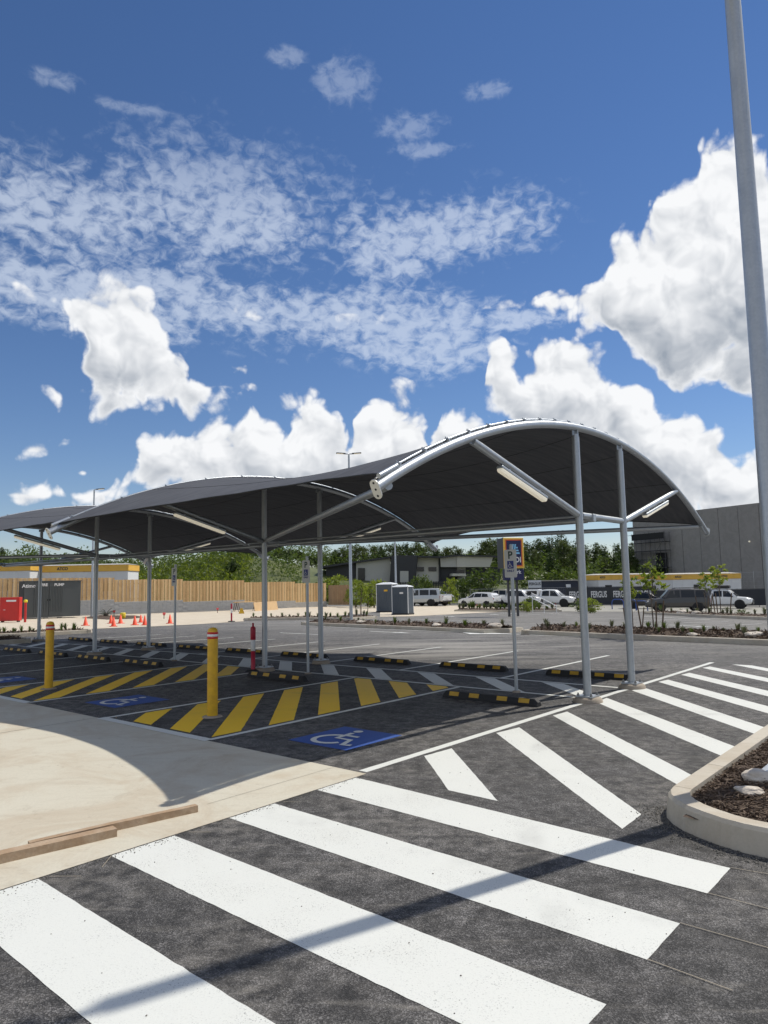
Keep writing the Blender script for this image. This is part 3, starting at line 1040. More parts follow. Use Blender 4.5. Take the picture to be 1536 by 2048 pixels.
SEAM = mat('cloth_seam', (0.010, 0.010, 0.012), 0.8)
BOLT = mat('dull_bolt', (0.25, 0.25, 0.25), 0.5, 0.8)
GROUT = concrete_mat('footing_grout', (0.36, 0.31, 0.25), (0.26, 0.20, 0.14), 0.5, False)
for k, u in enumerate(AU):
    b = MB()
    path = [L(u, VC + HC * (i / 24.0 - 1), zarch(HC * (i / 24.0 - 1))) for i in range(49)]
    b.tube(path, .054, 14)
    beam = b.build('arch_beam', GALV, canopy)
    sgn = 1 if k < 3 else -1
    b = MB()
    b.tube([p + Vector((0, sgn * .055, .075)) for p in path[1:-1]], .016, 8)
    b.build('tension_rod', GALV, beam)
    for i in range(2, 47, 2 if k == 0 else 4):
        c = MB()
        p = path[i]
        d = (path[i + 1] - path[i - 1]).normalized()
        ang = math.atan2(d.z, d.x)
        Mx = Matrix.Translation(p) @ Matrix.Rotation(-ang, 4, 'Y')
        c.box((0, sgn * .04, .07), (.03, .06, .045), Mx, .006)
        c.tube([(0, sgn * .055, .04), (0, sgn * .055, .108)], .007, 6, True, Mx)
        c.build('rod_clamp', GALV, beam)
    for e in (0, -1):
        p = path[e]
        d = (path[e] - path[1 if e == 0 else -2]).normalized()
        ang = math.atan2(d.z, d.x)
        Mx = Matrix.Translation(p) @ Matrix.Rotation(-ang, 4, 'Y')
        c = MB()
        st = [(math.cos(a) * .055, 0.055 * math.sin(a) + .07) for a in [R(x) for x in range(0, 181, 15)]] + \
             [(math.cos(a) * .055, 0.055 * math.sin(a) - .03) for a in [R(x) for x in range(180, 361, 15)]]
        c.prism([(x, y) for x, y in st], .012, Mx @ Matrix.Rotation(R(90), 4, 'Y') @ Matrix.Rotation(R(90 if sgn > 0 else -90), 4, 'Z') @ T(0, 0, 0))
        ep = c.build('end_plate', ENDCAP, beam)
        c = MB()
        for hy in (-.05, .02, .09):
            c.prism([(math.cos(R(a)) * .013, math.sin(R(a)) * .013 + hy) for a in range(0, 360, 45)], .014,
                    Mx @ Matrix.Rotation(R(90), 4, 'Y') @ Matrix.Rotation(R(90 if sgn > 0 else -90), 4, 'Z'))
        c.build('bolt_hole', DARK, ep, kind='stuff')
        c = MB()
        c.tube([Vector((-.42, .0, -.07)), Vector((-.10, 0, -.085))], .03, 8, True, Mx if e == -1 else Mx)
        c.build('end_bracket', GALV, beam)
    for v, sv in ((9.95, -1), (11.6, 1)):
        top = zarch(v - VC) - .05
        c = MB()
        c.tube([L(u, v, .03), L(u, v, top - .10)], .057, 16)
        post = c.build('post', GALV, canopy)
        c = MB()
        c.tube([L(u, v, top - .13), L(u, v, top - .10), L(u, v, top - .06)], .048, 12)
        c.box(L(u, v, top - .045), (.20, .012, .075))
        c.box(L(u, v, top - .045), (.012, .09, .11))
        c.build('head_bracket', GALV, post)
        c = MB()
        c.lathe([(.215, 0), (.205, .045), (.175, .07), (.10, .075)], 20, Matrix.Translation(L(u, v, 0)))
        c.build('footing_collar', GROUT, post)
        c = MB()
        c.box(L(u, v, .085), (.26, .26, .018))
        c.build('base_plate', GALV, post)
        for bx in (-.1, .1):
            for by in (-.1, .1):
                c = MB()
                c.tube([L(u, v, .09) + Vector((bx, by, 0)), L(u, v, .135) + Vector((bx, by, 0))], .013, 6)
                c.tube([L(u, v, .09) + Vector((bx, by, 0)), L(u, v, .112) + Vector((bx, by, 0))], .022, 6)
                c.build('anchor_bolt', BOLT, post)
        va = 7.14 if sv < 0 else 14.28
        za = zarch(va - VC) - .05
        c = MB()
        A, B = L(u, v + sv * .055, 2.73), L(u, va, za)
        c.tube([A, B], .050, 12)
        brace = c.build('brace', GALV, canopy)
        c = MB()
        c.box((0, 0, 0), (.13, .014, .14), Matrix.Translation(B + Vector((0, 0, .03))))
        c.build('cleat', GALV, brace)
        # batten light slung under the brace
        d = (B - A).normalized()
        mid = A.lerp(B, .56)
        nrm_ = Vector((d.z, 0, -d.x)) if d.x > 0 else Vector((-d.z, 0, d.x))
        if nrm_.z > 0:
            nrm_ = -nrm_
        ang = math.atan2(d.z, d.x)
        Mx = Matrix.Translation(mid + nrm_ * .105) @ Matrix.Rotation(-ang, 4, 'Y')
        c = MB()
        c.box((0, 0, .02 if nrm_.dot(Mx.to_3x3() @ Vector((0, 0, 1))) < 0 else -.02), (1.22, .10, .045), Mx, .012)
        light = c.build('batten_light', GALV, canopy)
        c = MB()
        s_ = -1 if nrm_.dot(Mx.to_3x3() @ Vector((0, 0, 1))) < 0 else 1
        prof = [(-.045, 0), (.045, 0), (.045, .02), (.032, .042), (-.032, .042), (-.045, .02)]
        pr = [(x, y * s_) for x, y in prof]
        vs, fs = [], []
        for xx in (-.60, -.585, .585, .60):
            sc = .8 if abs(xx) > .59 else 1
            vs += [(xx, a * sc, b_ * sc) for a, b_ in pr]
        for i in range(3):
            fs += [(i * 6 + j, i * 6 + (j + 1) % 6, (i + 1) * 6 + (j + 1) % 6, (i + 1) * 6 + j) for j in range(6)]
        fs += [tuple(range(6)), tuple(range(18, 24))]
        c.add(vs, fs, False, Mx)
        c.build('diffuser', DIFF, light)
        for xx in (-.4, .4):
            c = MB()
            c.box((xx, 0, .055 * -s_), (.03, .06, .05), Mx)
            c.build('hanger', GALV, light)
    c = MB()
    c.tube([L(u, 10.02, 2.72), L(u, 11.53, 2.72)], .050, 12)
    tie = c.build('tie_beam', GALV, canopy)
    c = MB()
    c.box(L(u, 10.35, 2.70), (.10, .14, .12), None, .01)
    c.build('rail_bracket', GALV, tie)
for a, b_ in zip(AU[:-1], AU[1:]):
    c = MB()
    c.tube([L(a + .06, 10.35, 2.665), L(b_ - .06, 10.35, 2.665)], .040, 10)
    c.tube([L(a + .06, 10.35, 2.74), L(b_ - .06, 10.35, 2.74)], .018, 8)
    c.build('centre_rail', GALV, canopy)
for ue, ui in ((AU[0], AU[1]), (AU[3], AU[2])):
    for ve, vi in ((5.62, 9.95), (15.7, 11.6)):
        c = MB()
        s_ = 1 if ui > ue else -1
        c.tube([L(ue + s_ * .05, ve, zarch(ve - VC) - .09), L(ui - s_ * .05, vi, 2.74)], .046, 10)
        c.build('diagonal_strut', GALV, canopy)
for a, b_ in zip(AU[:-1], AU[1:]):
    NS, NT = 36, 26
    vs, fs = [], []
    edge = {0: [], NS: []}
    for j in range(NT + 1):
        t = j / NT
        q = 1 - abs(2 * t - 1) ** 2
        hw = HC - (.15 + .92 * q)
        for i in range(NS + 1):
            s = 2 * i / NS - 1
            y = s * hw
            z = zarch(y) + .075 - q * (.33 * (1 - s * s) + .20 * s * s)
            z += .004 * math.sin(11 * t * math.pi) * (s * s)
            uu = a + (b_ - a) * t
            if j == 0:
                uu += .055
            if j == NT:
                uu -= .0
            p = Vector((y, uu - AU[0], z))
            vs.append(p)
            if i in edge:
                edge[i].append(p)
    n = NS + 1
    for j in range(NT):
        for i in range(NS):
            fs.append((j * n + i, (j + 1) * n + i, (j + 1) * n + i + 1, j * n + i + 1))
    c = MB()
    c.add(vs, fs, True)
    cloth = c.build('shade_cloth', CLOTH, canopy)
    for i in range(6, NS - 3, 6):
        c = MB()
        c.tube([vs[j * n + i] for j in range(NT + 1)], .005, 4, False)
        c.build('seam', SEAM, cloth, kind='stuff')
    for e in edge.values():
        c = MB()
        c.tube(e, .011, 6)
        c.build('edge_cable', BLACK, cloth)
        for jj in (0, -1):
            q = e[jj]
            c = MB()
            tip = Vector((math.copysign(HC - .06, q.x), q.y, zarch(HC - .06) + .06))
            c.tube([q, q.lerp(tip, .5), tip], [.018, .014, .018], 7)
            c.build('corner_strap', BOLT, cloth)

# ------------------------------------------------------------------ parking signs
FACE = Matrix(((0, 0, -1, 0), (-1, 0, 0, 0), (0, 1, 0, 0), (0, 0, 0, 1)))
for (su, sv, lab) in ((6.0, 10.16, 'accessible parking sign on a slim pole beside the foremost near-side wheel stop'),
                      (10.71, 10.06, 'accessible parking sign on a slim pole behind the red and white flexible post'),
                      (15.5, 10.11, 'dim accessible parking sign farthest along the row, before the paling fence')):
    s = empty('parking_sign', (0, 0, 0), 0, lab, 'sign', 'accessible parking signs')
    s.matrix_world = UVM(su, sv)
    c = MB()
    c.tube([(0.03, 0, 0), (.03, 0, 2.36)], .029, 12)
    pole = c.build('pole', GALV, s)
    c = MB()
    c.lathe([(.07, 0), (.065, .02), (.03, .03)], 14, T(.03, 0, 0))
    c.build('base_collar', GROUT, pole)
    c = MB()
    w_, h_ = .1125, .225
    rr = .02
    poly = []
    for cx_, cy_, a0 in ((w_ - rr, h_ - rr, 0), (-w_ + rr, h_ - rr, 90), (-w_ + rr, -h_ + rr, 180), (w_ - rr, -h_ + rr, 270)):
        poly += arc(cx_, cy_, rr, a0, a0 + 90, 3)
    F0 = T(-.002, 0, 2.05) @ FACE
    c.prism(poly, .004, F0)
    plate = c.build('sign_plate', SIGNW, s)
    text_part('P', SIGNG, plate, F0 @ T(0, .13, .006), .17, bold=.003)
    c = MB()
    c.box((0, -.02, .006), (.115, .125, .003), F0)
    bl = c.build('access_panel', SIGNB, plate)
    c = MB()
    wheelchair(c, .11, lambda p, dz: F0 @ Vector((p[0], p[1] - .02, dz)), .0085)
    c.build('wheelchair_symbol', SIGNW, bl)
    text_part('ONLY', SIGNB, plate, F0 @ T(0, -.12, .006), .05, bold=.001)

# ------------------------------------------------------------------ wheel stops
ordn = ['first', 'second', 'third', 'fourth', 'fifth', 'sixth', 'seventh', 'eighth', 'ninth']
stop_proto = None
def wheel_stop():
    s = empty('wheel_stop')
    c = MB()
    pf = [(-.075, 0), (.075, 0), (.072, .03), (.04, .10), (-.04, .10), (-.072, .03)]
    Ln = 1.62
    vs, fs = [], []
    for yy, sc in ((-Ln / 2, .55), (-Ln / 2 + .05, 1), (Ln / 2 - .05, 1), (Ln / 2, .55)):
        vs += [(x * (1 if sc == 1 else .9), yy, z * sc) for x, z in pf]
    for i in range(3):
        fs += [(i * 6 + j, i * 6 + (j + 1) % 6, (i + 1) * 6 + (j + 1) % 6, (i + 1) * 6 + j) for j in range(6)]
    fs += [tuple(range(6)), tuple(range(18, 24))]
    c.add(vs, fs)
    c.build('body', BLACK, s)
    for yy in (-.60, -.24, .24, .60):
        for sx in (-1, 1):
            c = MB()
            ang = math.atan2(.07, .032)
            a0, a1 = Vector((sx * .0705, 0, .038)), Vector((sx * .0435, 0, .096))
            nn = Vector((sx * .07, 0, .032)).normalized() * .003
            vs = [a0 + nn + Vector((0, yy - .085, 0)), a0 + nn + Vector((0, yy + .085, 0)), a1 + nn + Vector((0, yy + .085, 0)), a1 + nn + Vector((0, yy - .085, 0))]
            vs += [p - nn * 2 for p in vs]
            c.add(vs, [(0, 1, 2, 3), (7, 6, 5, 4), (0, 4, 5, 1), (1, 5, 6, 2), (2, 6, 7, 3), (3, 7, 4, 0)])
            c.build('yellow_block', YELLOWP, s)
    return s
for row, us, vv in (('near', [5.88, 10.68, 15.42, 17.70, 20.0, 22.3], 9.21), ('far', [5.82, 8.36, 10.80, 13.32, 15.64, 18.0, 20.3, 22.6, 24.9], 12.44)):
    for i, u in enumerate(us):
        if stop_proto is None:
            stop_proto = o = wheel_stop()
        else:
            o = copy_tree(stop_proto)
        tag(o, f'black and yellow wheel stop, {ordn[i]} from the crossing in the {row} row of bays', 'wheel stop', 'wheel stops in the bays')
        o.matrix_world = UVM(u + (random.random() - .5) * .06, vv + (random.random() - .5) * .04, .004, R(random.uniform(-1.2, 1.2)))

# ------------------------------------------------------------------ bollards
def bollard(u, v, lab):
    s = empty('bollard', (0, 0, 0), 0, lab, 'bollard', 'yellow steel bollards')
    s.matrix_world = UVM(u, v)
    c = MB()
    c.lathe([(.072, 0), (.072, 1.03), (.072, 1.14), (.066, 1.175), (.045, 1.20), (.0, 1.21)], 24)
    body = c.build('post_body', YELLOW, s)
    for z0, z1, mm in ((1.055, 1.085, RED), (1.085, 1.118, WHITE), (1.118, 1.148, RED)):
        c = MB()
        c.lathe([(.0725, z0), (.0745, z0 + .001), (.0745, z1 - .001), (.0725, z1)], 24)
        c.build('reflective_band', mm, body)
    c = MB()
    c.lathe([(.14, 0), (.13, .012), (.085, .02)], 18, T(0, 0, .003))
    c.build('footing', GROUT, s)
bollard(8.30, 6.03, 'yellow bollard with red and white bands in the foremost yellow hatched zone')
bollard(13.18, 6.02, 'yellow bollard with red and white bands in the second, farther yellow hatched zone')
s = empty('flexible_post', (0, 0, 0), 0, 'red and white flexible plastic post beside the canopy post', 'safety post')
s.matrix_world = UVM(11.98, 9.72)
c = MB()
c.lathe([(.046, .04), (.046, .42), (.046, .42), (.046, .66), (.046, .66), (.055, .67), (.055, .90), (.045, .925), (.02, .935), (.02, 1.0), (.015, 1.01)], 16)
c.build('tube', REDFLEX, s)
c = MB()
c.lathe([(.047, .43), (.0485, .432), (.0485, .655), (.047, .657)], 16)
c.build('reflective_band', WHITE, s)
c = MB()
c.lathe([(.17, 0), (.17, .02), (.10, .045), (.05, .05)], 16, T(0, 0, .004))
c.build('rubber_base', BLACK, s)

# ------------------------------------------------------------------ timber lying on the apron
def plank(a, b_, w, h, lab, z0=.004, mm=WOOD):
    A, B = uv(*a), uv(*b_)
    d = B - A
    ln = d.length
    c = MB()
    n = 8
    vs, fs = [], []
    for i in range(n + 1):
        x = ln * (i / n - .5)
        bow = .004 * math.sin(i / n * math.pi)
        for yy, zz in ((-w / 2, 0), (w / 2, 0), (w / 2, h), (-w / 2, h)):
            vs.append((x, yy + random.uniform(-.0012, .0012), zz + bow * (zz > 0) + random.uniform(-.001, .001) * (zz > 0)))
    for i in range(n):
        fs += [(i * 4 + j, i * 4 + (j + 1) % 4, (i + 1) * 4 + (j + 1) % 4, (i + 1) * 4 + j) for j in range(4)]
    fs += [(0, 3, 2, 1), (n * 4, n * 4 + 1, n * 4 + 2, n * 4 + 3)]
    c.add(vs, fs)
    o = c.build('timber_plank', mm)
    o.matrix_world = Matrix.Translation((A + B) / 2 + Vector((0, 0, z0))) @ Matrix.Rotation(math.atan2(d.y, d.x), 4, 'Z')
    tag(o, lab, 'plank', 'loose timber on the concrete')
plank((5.28, .9), (4.945, 2.76), .09, .055, 'longer weathered timber plank lying along the concrete edge')
plank((5.155, 2.25), (4.935, 3.44), .055, .05, 'thinner timber plank whose free end points at the crossing')

# ------------------------------------------------------------------ the planted island by the crossing
KH = .17
OUT = [(2.04, 15.0), (2.04, 12.0), (2.04, 9.2), (2.04, 6.55), (2.04, 5.72), (2.025, 5.60), (1.98, 5.48), (1.90, 5.37), (1.79, 5.27), (1.66, 5.195), (1.52, 5.13), (1.38, 5.095),
       (1.22, 5.085), (.8, 5.085), (-.4, 5.085), (-2.5, 5.085)]
def offset(path, d):
    out = []
    for i, p in enumerate(path):
        a, b_ = Vector(path[max(i - 1, 0)]), Vector(path[min(i + 1, len(path) - 1)])
        t = (b_ - a).normalized()
        out.append((p[0] - t.y * d, p[1] + t.x * d))
    return out
INN = offset(OUT, -.15)
KT = offset(OUT, .0)
island = empty('planted_island')
island['kind'] = 'structure'
segs = [(0, 1), (1, 2), (2, 3), (3, 4), (4, 12), (12, 14), (14, 15)]
OUTB = offset(OUT, .025)
RND = offset(OUT, -.02)
for a, b_ in segs:
    c = MB()
    vs, fs = [], []
    idx = list(range(a, b_ + 1))
    for n_, i in enumerate(idx):
        # leave a hairline joint between castings
        sh = 0.0
        for P_, z in ((OUTB[i], -.02), (OUT[i], KH - .025), (RND[i], KH), (INN[i], KH - .004), (INN[i], .02)):
            vs.append(uv(P_[0], P_[1], z))
    if True:
        for e, s_ in ((0, 1), (len(idx) - 1, -1)):
            o_ = idx[e]
            o2 = idx[e + s_]
            g_ = (uv(*OUT[o2]) - uv(*OUT[o_])).normalized() * .004
            for j in range(5):
                vs[e * 5 + j] = vs[e * 5 + j] + g_
    for i in range(len(idx) - 1):
        for j in range(4):
            fs.append((i * 5 + j, i * 5 + j + 1, (i + 1) * 5 + j + 1, (i + 1) * 5 + j))
    fs += [(0, 1, 2, 3, 4), tuple(len(vs) - 5 + j for j in range(5))[::-1]]
    c.add(vs, fs, False)
    c.build('kerb_piece', KERB, island)
rg = random.Random(3)
c = MB()
vs, fs = [], []
us = [1.9 - i * .11 for i in range(40)]
vvs = [5.2 + i * .16 for i in range(62)]
def inside_island(u, v, mrg=.0):
    if v < 5.235 + mrg or u > 1.89 - mrg:
        return False
    # rounded corner
    cu, cv, r_ = 1.30, 5.80, .60 - mrg
    if u > cu and v < cv and (u - cu) ** 2 + (v - cv) ** 2 > r_ * r_:
        return False
    return True
def mz(u, v):
    return .115 + .05 * min(max((1.7 - u) * 1.2, 0), 1) * min(max((v - 5.4) * 1.1, 0), 1)
gridi = {}
for j, v in enumerate(vvs):
    for i, u in enumerate(us):
        gridi[i, j] = len(vs)
        vs.append(uv(u, v, mz(u, v) + rg.uniform(-.012, .012)))
for j in range(len(vvs) - 1):
    for i in range(len(us) - 1):
        if inside_island((us[i] + us[i + 1]) / 2, (vvs[j] + vvs[j + 1]) / 2, -.10):
            fs.append((gridi[i, j], gridi[i, j + 1], gridi[i + 1, j + 1], gridi[i + 1, j]))
c.add(vs, fs, True)
c.build('mulch_bed', MULCH, island)
c = MB()
made = 0
while made < 12000:
    v = 5.2 + (rg.random() ** 1.6) * 4.8
    u = 1.95 - rg.random() ** 1.7 * 4.4
    if not inside_island(u, v, .005):
        continue
    made += 1
    ln, w_ = rg.uniform(.02, .085), rg.uniform(.006, .016)
    Mx = Matrix.Translation(uv(u, v, mz(u, v) + rg.uniform(.0, .028))) @ Matrix.Rotation(rg.uniform(0, 6.28), 4, 'Z') @ Matrix.Rotation(rg.gauss(0, .25), 4, 'Y') @ Matrix.Rotation(rg.uniform(0, 3), 4, 'X')
    b1 = rg.uniform(-.008, .008)
    vs = [(-ln / 2, -w_ / 2, 0), (0, -w_ / 2, b1), (ln / 2, -w_ * .3, 0), (ln / 2, w_ * .3, 0), (0, w_ / 2, b1), (-ln / 2, w_ / 2, 0), (0, 0, w_ * .5 + b1)]
    c.add(vs, [(0, 1, 6), (1, 2, 6), (2, 3, 6), (3, 4, 6), (4, 5, 6), (5, 0, 6)], False, Mx)
c.build('bark_chips', CHIP, island, kind='stuff')
def rock(px_u, px_v, z, sx, sy, sz, rz, lab, seed):
    bm = bmesh.new()
    bmesh.ops.create_icosphere(bm, subdivisions=3, radius=1)
    rr = random.Random(seed)
    from mathutils import noise as mn
    for v in bm.verts:
        k = 1 + .28 * mn.noise(v.co * 1.3 + Vector((seed, 0, 0))) + .10 * mn.noise(v.co * 3.5 + Vector((0, seed, 0)))
        v.co = Vector((v.co.x * sx, v.co.y * sy, v.co.z * sz)) * k
    me = bpy.data.meshes.new('rock')
    bm.to_mesh(me)
    bm.free()
    me.materials.append(ROCK)
    o = link('rock', me)
    o.matrix_world = UVM(px_u, px_v, z, rz)
    tag(o, lab, 'rock', 'pale rocks in the bark mulch')
    return o
rock(1.56, 5.99, .145, .07, .10, .04, R(10), 'flat pale rock half in the shadow on the bark mulch of the island', 2)
rock(1.60, 6.42, .150, .09, .13, .06, R(25), 'larger pale rock farther from the kerb on the bark mulch of the island', 5)

# ------------------------------------------------------------------ light poles
HEADM = mat('lamp_head_grey', (0.10, 0.105, 0.11), 0.5, 0.3)
def lamp_pole(name, M_, h, r0, r1, heads, lab, grp='car park light poles'):
    s = empty(name, (0, 0, 0), 0, lab, 'light pole', grp)
    s.matrix_world = M_
    c = MB()
    c.tube([(0, 0, 0), (0, 0, h * .42), (0, 0, h * .42 + .01), (0, 0, h)], [r0, r0 * .58 + r1 * .42, (r0 * .58 + r1 * .42) * .97, r1], 20)
    pole = c.build('pole', GALV, s)
    c = MB()
    c.box((0, 0, .02), (r0 * 4, r0 * 4, .03), None, .006)
    c.build('base_plate', GALV, pole)
    c = MB()
    c.box((0, -r0 * .95, .75), (r0 * .95, .03, .30), None, .008)
    c.build('access_door', GALV, pole)
    for ang in heads:
        Mh = T(0, 0, h, 0, 0, ang)
        c = MB()
        c.tube([(0, 0, -.06), (0, 0, .05), (.10, 0, .07), (.22, 0, .075)], .03, 8, True, Mh)
        arm = c.build('arm', GALV, s)
        c = MB()
        c.box((.48, 0, .075), (.58, .26, .055), Mh @ T(0, 0, 0, 0, R(-4)), .02)
        hd = c.build('lamp_head', HEADM, arm)
        c = MB()
        c.box((.52, 0, .042), (.40, .20, .008), Mh @ T(0, 0, 0, 0, R(-4)))
        c.build('lens', DIFF, hd)
    return s
lamp_pole('light_pole', UVM(1.435, 6.775, .13), 7.08, .098, .066, (R(172),), 'tall galvanised light pole in the kerbed island, cut by the photo edge')

# grit swept against the kerb and along the edge of the concrete
rg = random.Random(17)
c = MB()
def pebble(u, v, r):
    p = uv(u, v, .002 + r * .4)
    a = rg.uniform(0, 6.28)
    vs = [p + Vector((math.cos(a + k * 1.57) * r * rg.uniform(.6, 1.2), math.sin(a + k * 1.57) * r * rg.uniform(.6, 1.2), rg.uniform(-.2, .2) * r)) for k in range(4)]
    c.add(vs + [p + Vector((0, 0, r * .7)), p - Vector((0, 0, r * .6))], [(0, 1, 4), (1, 2, 4), (2, 3, 4), (3, 0, 4), (1, 0, 5), (2, 1, 5), (3, 2, 5), (0, 3, 5)])
for i in range(800):
    k = rg.randrange(4, len(OUT) - 2)
    t = rg.random()
    a, b_ = OUT[k], OUT[k + 1]
    d_ = abs(rg.gauss(0, .10)) + .03
    tt = (Vector(b_) - Vector(a)).normalized()
    pebble(a[0] + (b_[0] - a[0]) * t - tt.y * d_, a[1] + (b_[1] - a[1]) * t + tt.x * d_, rg.uniform(.003, .008))
for i in range(500):
    pebble(4.60 - abs(rg.gauss(0, .05)), rg.uniform(1.4, 5.0), rg.uniform(.002, .006))
for i in range(350):
    pebble(rg.uniform(.4, 4.4), rg.uniform(1.4, 9.0), rg.uniform(.002, .006))
c.build('grit', mat('grit_stone', (0.16, 0.15, 0.13), .9), car_park, kind='stuff')
# ------------------------------------------------------------------ far surfaces of the site
footpath = sheet_px('concrete_footpath', [(-260, 1284), (0, 1263.5), (165, 1259), (300, 1253.5), (400, 1248.7), (487, 1243), (489, 1239), (640, 1234.5), (772, 1223),
                                          (772, 1213), (652, 1212.6), (400, 1224), (160, 1232), (0, 1240), (-260, 1252)][::-1], 0.012, CONC_FAR, None, 'structure')
driveway = sheet_px('concrete_driveway', [(760, 1234), (826, 1233), (905, 1229), (1016, 1223), (985, 1213.5), (1005, 1211.5), (845, 1211.5), (772, 1213), (760, 1222)], 0.016, CONC_FAR, None, 'structure')
road = sheet_px('side_road', [(1060, 1222), (1300, 1224), (1560, 1238), (1560, 1216.5), (1300, 1211), (1010, 1211.5)], 0.016, concrete_mat('pale_road', (0.34, 0.33, 0.29), (0.26, 0.24, 0.2), .4, False), None, 'structure')
for a, b_ in (((820, 1235.7), (855, 1235.6)), ((832, 1239.6), (894, 1238.7)), ((867, 1243), (933, 1241.4)), ((896, 1246.5), (981, 1244.5)), ((916, 1252), (1037, 1248.4)),
              ((935, 1256.6), (1004, 1256.4)), ((1055, 1228), (1080, 1229)), ((1094, 1227), (1120, 1228)), ((1118, 1230), (1144, 1230.7)), ((1155, 1233.8), (1207, 1233.6)),
              ((1215, 1237), (1262, 1237)), ((1287, 1241.4), (1363, 1239.5)), ((1368, 1245.9), (1456, 1243.5)), ((1456, 1251), (1525, 1248)), ((560, 1266), (640, 1270)),
              ((1287, 1233), (1420, 1240)), ((600, 1252), (700, 1252)), ((560, 1245), (640, 1243))):
    line_px('bay_line', a, b_, 0.10, PAINT_W, car_park)
for a, b_ in (((872, 1231), (912, 1234)), ((955, 1227), (1000, 1230)), ((740, 1263), (820, 1267)), ((1339, 1250.5), (1430, 1255.4)), ((1000, 1226), (1035, 1228))):
    A, B = at(*a), at(*b_)
    d = (B - A)
    d.z = 0
    ln = d.length
    d.normalize()
    n_ = Vector((-d.y, d.x, 0))
    pts = [A + n_ * .06, A + d * ln * .68 + n_ * .06, A + d * ln * .68 + n_ * .22, B, A + d * ln * .68 - n_ * .22, A + d * ln * .68 - n_ * .06, A - n_ * .06]
    b = MB()
    vs = [Vector((p.x, p.y, gz(p.x, p.y) + .014)) for p in pts]
    b.add(vs, [(0, 1, 5, 6), (2, 3, 4)][::1])
    b.build('lane_arrow', PAINT_W, car_park)
sheet_px('painted_wedge', [(916, 1263.5), (940, 1269), (1025, 1268.5), (962, 1265)], .013, PAINT_W, car_park)
line_px('edge_line', (640, 1253.5), (1040, 1269.6), .10, PAINT_W, car_park)
line_px('edge_line', (1060, 1270.6), (1560, 1291.5), .10, PAINT_W, car_park)

# ------------------------------------------------------------------ foliage helpers
LEAF_D = leaf_mat('dark_pine_leaf', (0.020, 0.040, 0.014), (0.045, 0.075, 0.022), .5)
LEAF_M = leaf_mat('gum_leaf', (0.036, 0.057, 0.018), (0.080, 0.105, 0.034), .5)
LEAF_L = leaf_mat('bright_leaf', (0.085, 0.13, 0.022), (0.20, 0.235, 0.05), 2.5, .45)
LEAF_S = leaf_mat('shrub_leaf', (0.040, 0.070, 0.016), (0.10, 0.14, 0.035), 2.0)
LEAF_G = leaf_mat('grey_tussock', (0.075, 0.088, 0.055), (0.13, 0.14, 0.085), 5.0, .15)
BARK = mat('grey_bark', (0.16, 0.13, 0.10), 0.9, var=(3, .7, (0.09, 0.07, 0.055)))
STAKE = mat('hardwood_stake', (0.10, 0.065, 0.04), 0.9, var=(8, .6, (0.17, 0.12, 0.08)))


def leaf_quad(mb, c, size, rg, up=.3, asp=.55):
    d = Vector((rg.gauss(0, 1), rg.gauss(0, 1), rg.gauss(up, .7))).normalized()
    a = Vector((rg.gauss(0, 1), rg.gauss(0, 1), rg.gauss(0, .6)))
    x = (a - d * a.dot(d)).normalized() * size
    y = d.cross(x) * asp
    o = len(mb.v)
    mb.v += [c - x, c + y * .7 - x * .1, c + x, c - y * .7 + x * .1]
    mb.f.append([o, o + 1, o + 2, o + 3])
    mb.s.append(False)
    mb.mi.append(0)


def crown_mesh(name, h0, h1, width, clumps, per, leaf, seed, material, style='round', csize=.16):
    rg = random.Random(seed)
    mb = MB()
    cents = []
    for i in range(clumps):
        while True:
            p = Vector((rg.uniform(-1, 1), rg.uniform(-1, 1), rg.uniform(0, 1)))
            r = math.hypot(p.x, p.y)
            if style == 'round':
                lim = math.sqrt(max(0, 1 - (2 * p.z - 1) ** 2)) * (.75 + .25 * math.sin(3.1 * math.atan2(p.y, p.x) + seed + 5 * p.z))
            elif style == 'tall':
                lim = (min(p.z * 3.2, 1) * (1 - p.z ** 2.2) * .9 + .08) * (.7 + .3 * math.sin(2 * math.atan2(p.y, p.x) + seed * 1.7 + 9 * p.z))
            else:
                lim = (1 - p.z) ** .8 * (.8 + .2 * math.sin(14 * p.z + seed)) + .05
            if r < lim and r > lim * rg.uniform(.0, .75):
                break
        c = Vector((p.x * width / 2, p.y * width / 2, h0 + p.z * (h1 - h0)))
        cs = (h1 - h0) * csize * rg.uniform(.6, 1.3)
        for k in range(per):
            q = c + Vector((rg.gauss(0, .42) * cs, rg.gauss(0, .42) * cs, rg.gauss(0, .30) * cs))
            leaf_quad(mb, q, leaf * rg.uniform(.6, 1.35), rg)
        cents.append(c)
    me = bpy.data.meshes.new(name)
    me.from_pydata([tuple(p) for p in mb.v], [], mb.f)
    me.materials.append(material)
    return me, cents


def trunk_mesh(name, h, r, cents, seed, limbs=7, material=None):
    rg = random.Random(seed)
    mb = MB()
    path = [Vector((rg.gauss(0, .012) * h * (i / 6), rg.gauss(0, .012) * h * (i / 6), h * i / 6)) for i in range(7)]
    mb.tube(path, [r * (1 - .8 * i / 6) + r * .12 for i in range(7)], 8)
    for c in rg.sample(cents, min(limbs, len(cents))):
        z0 = min(c.z * rg.uniform(.55, .8), h * .92)
        i = int(z0 / h * 6)
        s = path[min(i, 5)].lerp(path[min(i + 1, 6)], (z0 / h * 6) - i)
        mb.tube([s, s.lerp(c, .5) + Vector((0, 0, .05 * h * rg.random())), c], [r * .38, r * .22, r * .06], 5)
    me = bpy.data.meshes.new(name)
    me.from_pydata([tuple(p) for p in mb.v], [], mb.f)
    me.polygons.foreach_set('use_smooth', mb.s)
    me.materials.append(material or BARK)
    return me


